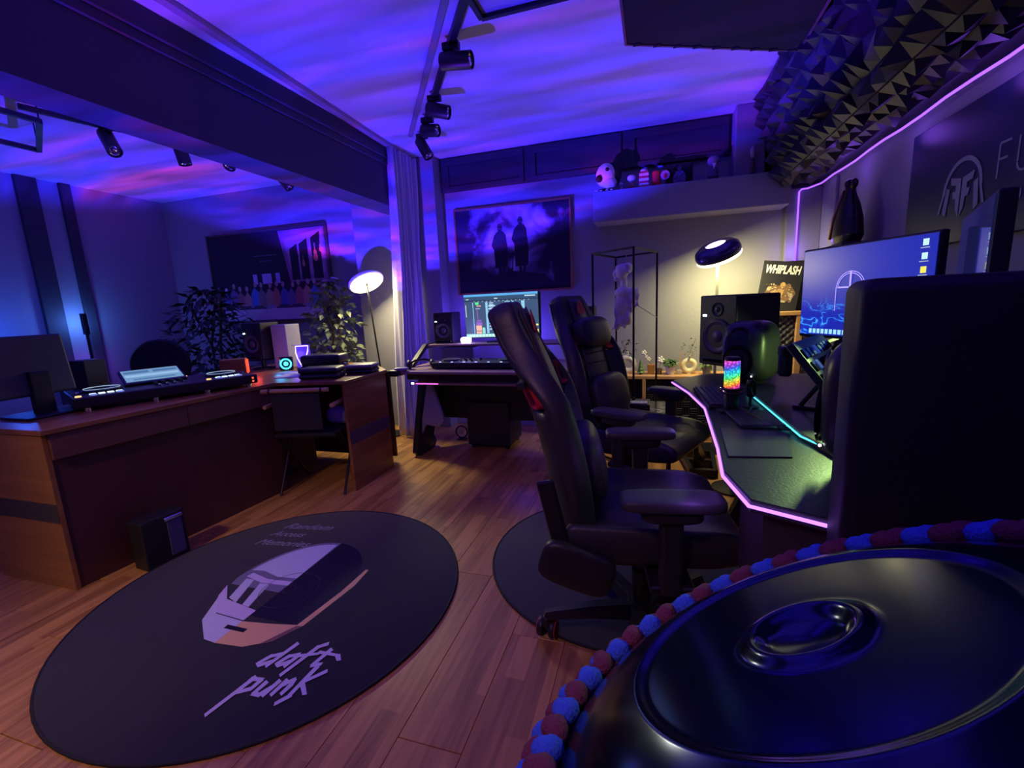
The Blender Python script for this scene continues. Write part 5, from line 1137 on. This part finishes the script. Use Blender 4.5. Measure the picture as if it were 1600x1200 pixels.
# ================================================================== GAMING CHAIRS
def gaming_chair(label, loc, rz, neck, lean, SL):
    t = thing('gaming_chair', label, 'chair', loc, rz)
    # base
    obj('gas_column', lathe([(.032, .10), (.032, .26), (.02, .26), (.02, .40), (0, .40)], 20), metal, t, smooth=True)
    obj('base_hub', lathe([(.05, .075), (.055, .10), (.045, .14), (0, .14)], 24), blk, t, smooth=True)
    a_off = math.radians(42)
    for k in range(5):
        a = a_off+2*PI*k/5+PI/5*0; d = Vector((math.cos(a), math.sin(a), 0)); n = Vector((-d.y, d.x, 0))
        b = bmesh.new(); sec = []
        for r_0, w_, z0, z1 in ((.03, .035, .08, .135), (.18, .030, .085, .125), (.345, .022, .075, .10)):
            sec.append([b.verts.new(d*r_0+n*sx*w_+Vector((0, 0, zz))) for sx, zz in ((-1, z0), (1, z0), (.7, z1), (-.7, z1))])
        for s0, s1 in zip(sec, sec[1:]):
            for i in range(4): b.faces.new((s0[i], s0[(i+1) % 4], s1[(i+1) % 4], s1[i]))
        b.faces.new(sec[0][::-1]); b.faces.new(sec[-1]); bmesh.ops.recalc_face_normals(b, faces=b.faces[:])
        bmesh.ops.bevel(b, geom=b.edges[:], offset=.004, segments=2, affect='EDGES')
        obj('base_leg', b, blk, t)
        c = d*.335; w = thingless = None
        cs = obj('caster', superell(.05, .03, .05, .6), blk, t, smooth='all', loc=(c.x, c.y, .062), rot=(0, 0, a+1.2))
        for sy in (-.021, .021):
            wh = lathe([(.031, -.010), (.034, -.006), (.034, .006), (.031, .010)], 22); wh.transform(T(0, sy, -.028) @ RX(PI/2)); wo = obj('wheel', wh, blk, cs, smooth=True)
            rd = tube([(.0275*math.cos(q), sy+(.0105 if sy > 0 else -.0105), -.028+.0275*math.sin(q)) for q in [2*PI*i/20 for i in range(20)]], .0035, 5, closed=True); obj('red_rim', rd, redf, cs, smooth='all')
    obj('tilt_mechanism', box(-.14, .12, -.10, .10, .375, .42, .008, 2), metal, t)
    obj('tilt_lever', cyl((.02, -.08, .40), (.04, -.28, .395), .007, 8), blk, t)
    # seat: lofted cushion with side bolsters
    b = bmesh.new(); NX, NY = 14, 16; gt = []
    def seat_pt(u, v, top):
        # u along depth 0 back..1 front, v -1..1
        x_ = -.26+.55*u; hw = .265-.035*max(0, (u-.75))*4*.4-.03*(1-u)*.3; y_ = v*hw
        av = abs(v); z_ = .505+.055*max(0, (av-.55)/.45)**1.5*(1-.5*u)-.035*max(0, (u-.8)/.2)**2
        return Vector((x_, y_, z_ if top else .415+.02*max(0, (u-.8)/.2)))
    for top in (True, False): gt.append([[b.verts.new(seat_pt(i/NX, -1+2*j/NY, top)) for j in range(NY+1)] for i in range(NX+1)])
    for k, g in enumerate(gt):
        for i in range(NX):
            for j in range(NY):
                q = (g[i][j], g[i+1][j], g[i+1][j+1], g[i][j+1]); b.faces.new(q if k == 0 else q[::-1])
    A_, B_ = gt; loop = lambda g: [g[0][j] for j in range(NY+1)]+[g[i][NY] for i in range(1, NX+1)]+[g[NX][j] for j in range(NY-1, -1, -1)]+[g[i][0] for i in range(NX-1, 0, -1)]
    la, lb = loop(A_), loop(B_)
    for i in range(len(la)): b.faces.new((la[i], lb[i], lb[(i+1) % len(la)], la[(i+1) % len(la)]))
    bmesh.ops.recalc_face_normals(b, faces=b.faces[:])
    sub(obj('seat', b, leather, t, smooth='all'), 1)
    # backrest: grid sheet with two openings, thickened
    BT = T(-.245, 0, .455) @ RY(math.radians(-lean)) @ Matrix.Diagonal((1, 1, SL, 1))
    prof = [(0, .185), (.06, .215), (.14, .238), (.24, .252), (.34, .254), (.42, .250), (.48, .244), (.54, .234), (.60, .214), (.66, .184), (.72, .158), (.78, .145), (.83, .132), (.862, .105)]
    us = [-1, -.86, -.60, -.36, 0, .36, .60, .86, 1]
    def backp(i, u):
        s_, w_ = prof[i]; bol = .075*max(0, (abs(u)-.45)/.55)**1.6*(1 if s_ < .5 else max(.0, 1-(s_-.5)/.2))
        curve = .03*math.sin(s_*4.2)-.03*max(0, (s_-.55))
        return BT @ Vector((bol+curve, u*w_, s_))
    b = bmesh.new(); g = [[b.verts.new(backp(i, u)) for u in us] for i in range(len(prof))]
    holes = {(7, 1), (8, 1), (7, 6), (8, 6), }
    hole_rows = (7, 8, 9)
    for i in range(len(prof)-1):
        for j in range(len(us)-1):
            if i in (6, 7) and j in (1, 6): continue
            b.faces.new((g[i][j], g[i][j+1], g[i+1][j+1], g[i+1][j]))
    bmesh.ops.recalc_face_normals(b, faces=b.faces[:])
    o = obj('backrest', b, leather, t, smooth='all')
    md = o.modifiers.new('t', 'SOLIDIFY'); md.thickness = .085; md.offset = 0; sub(o, 2)
    # red lined rims of the openings
    for j in (1, 6):
        ring = [(6, us[j]), (6, us[j+1]), (7, us[j+1]), (8, us[j+1]), (8, us[j]), (7, us[j])]
        P = [backp(i, u) for i, u in ring]; c = sum(P, Vector())/6; P = [c+(p-c)*.93 for p in P]
        b = bmesh.new(); fx = BT.to_3x3() @ Vector((1, 0, 0)); r0 = [b.verts.new(p-fx*.046) for p in P]; r1 = [b.verts.new(p+fx*.046) for p in P]
        for i in range(6): b.faces.new((r0[i], r0[(i+1) % 6], r1[(i+1) % 6], r1[i]))
        o = obj('red_opening_trim', b, redf, t, smooth='all'); md = o.modifiers.new('t', 'SOLIDIFY'); md.thickness = .014; md.offset = 0; sub(o, 2)
    # padded front centre panel and quilting welts
    b = bmesh.new(); g = []
    for i in range(1, 13):
        row = []
        for u in (-.46, -.25, 0, .25, .46):
            p = backp(i, u)+(BT.to_3x3() @ Vector((.048+.018*(1-(u/.5)**2), 0, 0))); row.append(b.verts.new(p))
        g.append(row)
    for i in range(len(g)-1):
        for j in range(4): b.faces.new((g[i][j], g[i][j+1], g[i+1][j+1], g[i+1][j]))
    o = obj('centre_pad', b, leatherg, t, smooth='all'); md = o.modifiers.new('t', 'SOLIDIFY'); md.thickness = .012; sub(o, 1)
    for sy in (-1, 1):
        obj('piping', tube([backp(i, sy*.47)+(BT.to_3x3() @ Vector((.058, 0, 0))) for i in range(1, 13)], .004, 6), leatherg, t, smooth='all')
        obj('piping', tube([backp(i, sy*.97)+(BT.to_3x3() @ Vector((-.03, 0, 0))) for i in range(1, 13)], .0035, 6), leatherg, t, smooth='all')
    for i in (5, 6): obj('quilt_seam', tube([backp(i, u)+(BT.to_3x3() @ Vector((.066+.006*(1-(u/.4)**2), 0, 0))) for u in (-.42, -.2, 0, .2, .42)], .003, 5), blkm, t)
    # lumbar and neck pillow
    def pillow(nm, s_, w_, h_, d_, off):
        q = superell(d_, w_, h_, .62, 36, 20); q.transform(BT @ T(off, 0, s_)); return obj(nm, q, leather, t, smooth='all')
    pillow('lumbar_pillow', .21, .34, .27, .13, .105)
    if neck:
        pillow('neck_pillow', .60, .30, .19, .12, .095)
        for sy in (-1, 1): obj('pillow_strap', tube([BT @ Vector((.065, sy*.10, .55)), BT @ Vector((.075, sy*.125, .42)), BT @ Vector((.08, sy*.12, .26))], .006, 6), blkm, t, smooth='all')
    else:
        for sy in (-1, 1): obj('pillow_strap', box(-.012, .012, -.05, .05, -.012, .012, .003, 1, None, BT @ T(.0, sy*.19, .585)), blkm, t)
    # emblem
    e = prism([(0, -.045), (.022, -.02), (.030, .012), (.012, .022), (0, .055), (-.012, .022), (-.030, .012), (-.022, -.02)], 0, .004)
    e.transform(BT @ T(.058, 0, .755) @ Matrix.Diagonal((1, 1.35, 1.35, 1)) @ RY(PI/2) @ RZ(-PI/2) @ RX(0)); e.transform(Matrix()); obj('emblem', e, redf, t)
    # recline brackets and side covers
    for sy in (-1, 1):
        obj('recline_bracket', sq((-.245, sy*.255, .40), BT @ Vector((-.01, sy*.235, .26)), .018, .055, None, .006), metal, t)
        obj('hinge_cover', superell(.22, .05, .13, .5), blk, t, smooth='all', loc=(-.22, sy*.275, .425), rot=(0, .35, 0))
        # arms
        obj('arm_bracket', box(-.02, .10, sy*.16-.0, sy*.33, .385, .41, .005, 1), metal, t)
        obj('arm_post', box(.005, .065, sy*.315-.022, sy*.315+.022, .385, .64, .010, 2), blk, t)
        ap = superell(.27, .10, .036, .38, 40, 12); ap.transform(T(.035, sy*.315, .655)); obj('armrest_pad', ap, mat('arm_rubber', (.045, .045, .052), .5, bump=.08, bs=80), t, smooth='all')
        obj('arm_cup', superell(.16, .075, .05, .5), blk, t, smooth='all', loc=(.035, sy*.315, .625))
    return t
gaming_chair('nearest black gaming chair, seen from behind on the small round rug', (-.035, 1.50, .009), math.radians(9), False, 13.5, .885)
gaming_chair('farther black gaming chair with a neck pillow and red emblem', (-.06, 2.43, .0095), math.radians(-24), True, 15, .92)
# ================================================================== FOREGROUND: big speaker, handpan
t = thing('foreground_speaker', 'huge black speaker cabinet filling the right foreground behind the handpan', 'speaker', (.575, .85, 0), math.radians(-13))
obj('cabinet', box(-.27, .34, -.14, .04, .70, 1.212, .022, 4), mat('speaker_black', (.010, .010, .012), .55), t, smooth=True)
obj('front_baffle', box(-.24, .31, .041, .050, .73, 1.19, .01, 2), blk, t)
obj('stand_column', box(-.06, .06, -.05, .05, .02, .70, .008, 2), metal, t); obj('stand_base', box(-.18, .18, -.16, .16, 0, .02, .004, 1), metal, t)
HC = Vector((.13, .417, .90)); HN = Vector((math.sin(-.565), -math.sin(-.292), 1)).normalized()
t = thing('handpan', 'glossy dark blue steel handpan on a stand in the right foreground', 'handpan', HC)
hu = Vector((0, 1, 0)).cross(HN).normalized(); hv = HN.cross(hu); t.rotation_euler = Matrix((hu, hv, HN)).transposed().to_euler()
def smo(a, b_, x_): x_ = max(0, min(1, (x_-a)/(b_-a))); return x_*x_*(3-2*x_)
prof = []
R0 = .262
for i in range(110):
    r = R0*(1-i/109); q = r/R0
    z_ = .052*(1-q**3.4)
    if r < .163: z_ = .052*(1-(.163/R0)**3.4)-.004*smo(.163, .150, r)
    z_ += .0075*math.exp(-((r-.046)/.009)**2)-.008*math.exp(-(r/.034)**2)
    prof.append((r, z_-.040))
prof[-1] = (0, prof[-1][1])
hp = mat('blued_steel', (.030, .045, .11), .16, metal=.92, var=.25, vs=5)
obj('top_shell', lathe([(R0+.012, -.044), (R0+.012, -.040)]+prof, 96, cap=False), hp, t, smooth='all')
obj('bottom_shell', lathe([(R0+.012, -.044)]+[(R0*(1-i/20), -.044-.085*(1-(1-i/20)**2.2)) for i in range(21)], 96, cap=False), hp, t, smooth='all')
rope = mat('rope_blue', (.05, .16, .80), .9, bump=.6, bs=240); rope2 = mat('rope_burgundy', (.22, .045, .08), .9, bump=.6, bs=240)
NB = 27
lo = ell((0, 0, 0), (.021, .0135, .0125), None, 2); mlo = []
for m in (rope, rope2):
    me = bpy.data.meshes.new('rope_knot'); lo.to_mesh(me); me.materials.append(m)
    for p in me.polygons: p.use_smooth = True
    mlo.append(me)
lo.free(); rr = random.Random(2)
obj('rim_cord', tube([((R0+.014)*math.cos(2*PI*i/80), (R0+.014)*math.sin(2*PI*i/80), -.044) for i in range(80)], .010, 8, closed=True), rope2, t, smooth='all')
for i in range(NB):
    a = 2*PI*i/NB
    for k, (da, dr, dz, m, tw_) in enumerate(((0, .014, .010, 0, .9), (.062, .036, .002, 0, -.7), (.03, .004, .012, 0, -.3), (.005, .040, -.004, 0, .5), (.115, .014, .011, 1, .9), (.17, .036, .002, 1, -.7), (.15, .004, .013, 1, .2), (.12, .040, -.006, 1, .4))):
        aa = a+da; R = R0+dr+.004; o = bpy.data.objects.new('rope_knot', mlo[m]); C.objects.link(o); o.parent = t
        o.location = (R*math.cos(aa), R*math.sin(aa), dz*1.2-.045); o.rotation_euler = (rr.uniform(-.3, .3), rr.uniform(-.3, .3), aa+PI/2+tw_); o.scale = (.85, .95, 1)
t2 = thing('handpan_stand', 'black tripod stand beneath the handpan', 'stand', (HC.x, HC.y, 0))
obj('column', cyl((0, 0, .30), (0, 0, HC.z-.19), .018, 12), metal, t2)
obj('cradle', lathe([(.04, HC.z-.19), (.042, HC.z-.185), (.02, HC.z-.20)], 24), metal, t2)
for k in range(3):
    a = 2*PI*k/3+.5; obj('leg', cyl((0, 0, .42), (.22*math.cos(a), .22*math.sin(a), .0), .011, 8), metal, t2)
t = thing('chrome_clamp', 'small chrome clamp glinting behind the rim of the handpan', 'clamp', (.335, .80, .62))
obj('clamp_body', superell(.07, .04, .035, .6), chrome, t, smooth='all'); obj('wing_screw', superell(.03, .012, .03, .7), chrome, t, smooth='all', loc=(.035, 0, .02)); obj('rod', cyl((0, 0, -.62), (0, 0, -.01), .008, 8), metal, t)

# things of one kind share a group
GR = {'track_spot': 'track spotlights under the ceilings', 'floor_lamp': 'floor lamps', 'gaming_chair': 'gaming chairs at the desk', 'studio_speaker': 'studio speakers',
      'round_speaker': 'rounded desktop speakers', 'potted_herb': 'potted herbs on the low shelf', 'ring_vase': 'ring vases on the low shelf', 'carry_case': 'carry cases on the desk return',
      'figurine': 'figurines on the upper ledge', 'small_bone': 'tiny beads before the white mask', 'cup': 'small cups behind the carry case', 'paper_sheet': 'papers on the desk return',
      'potted_tree': 'potted trees in the far room', 'hanging_frame': 'hanging frame lights', 'light_track': 'ceiling light tracks', 'speaker_stand': 'speaker stands', 'round_rug': 'round rugs', 'cord': 'cords holding the bust'}
for o in C.objects:
    k = o.name.split('.')[0]
    if o.parent is None and k in GR: o['group'] = GR[k]
for o in C.objects:
    if o.parent is None and o.name.startswith('small_bone'): o.name = o.name.replace('small_bone', 'bead')
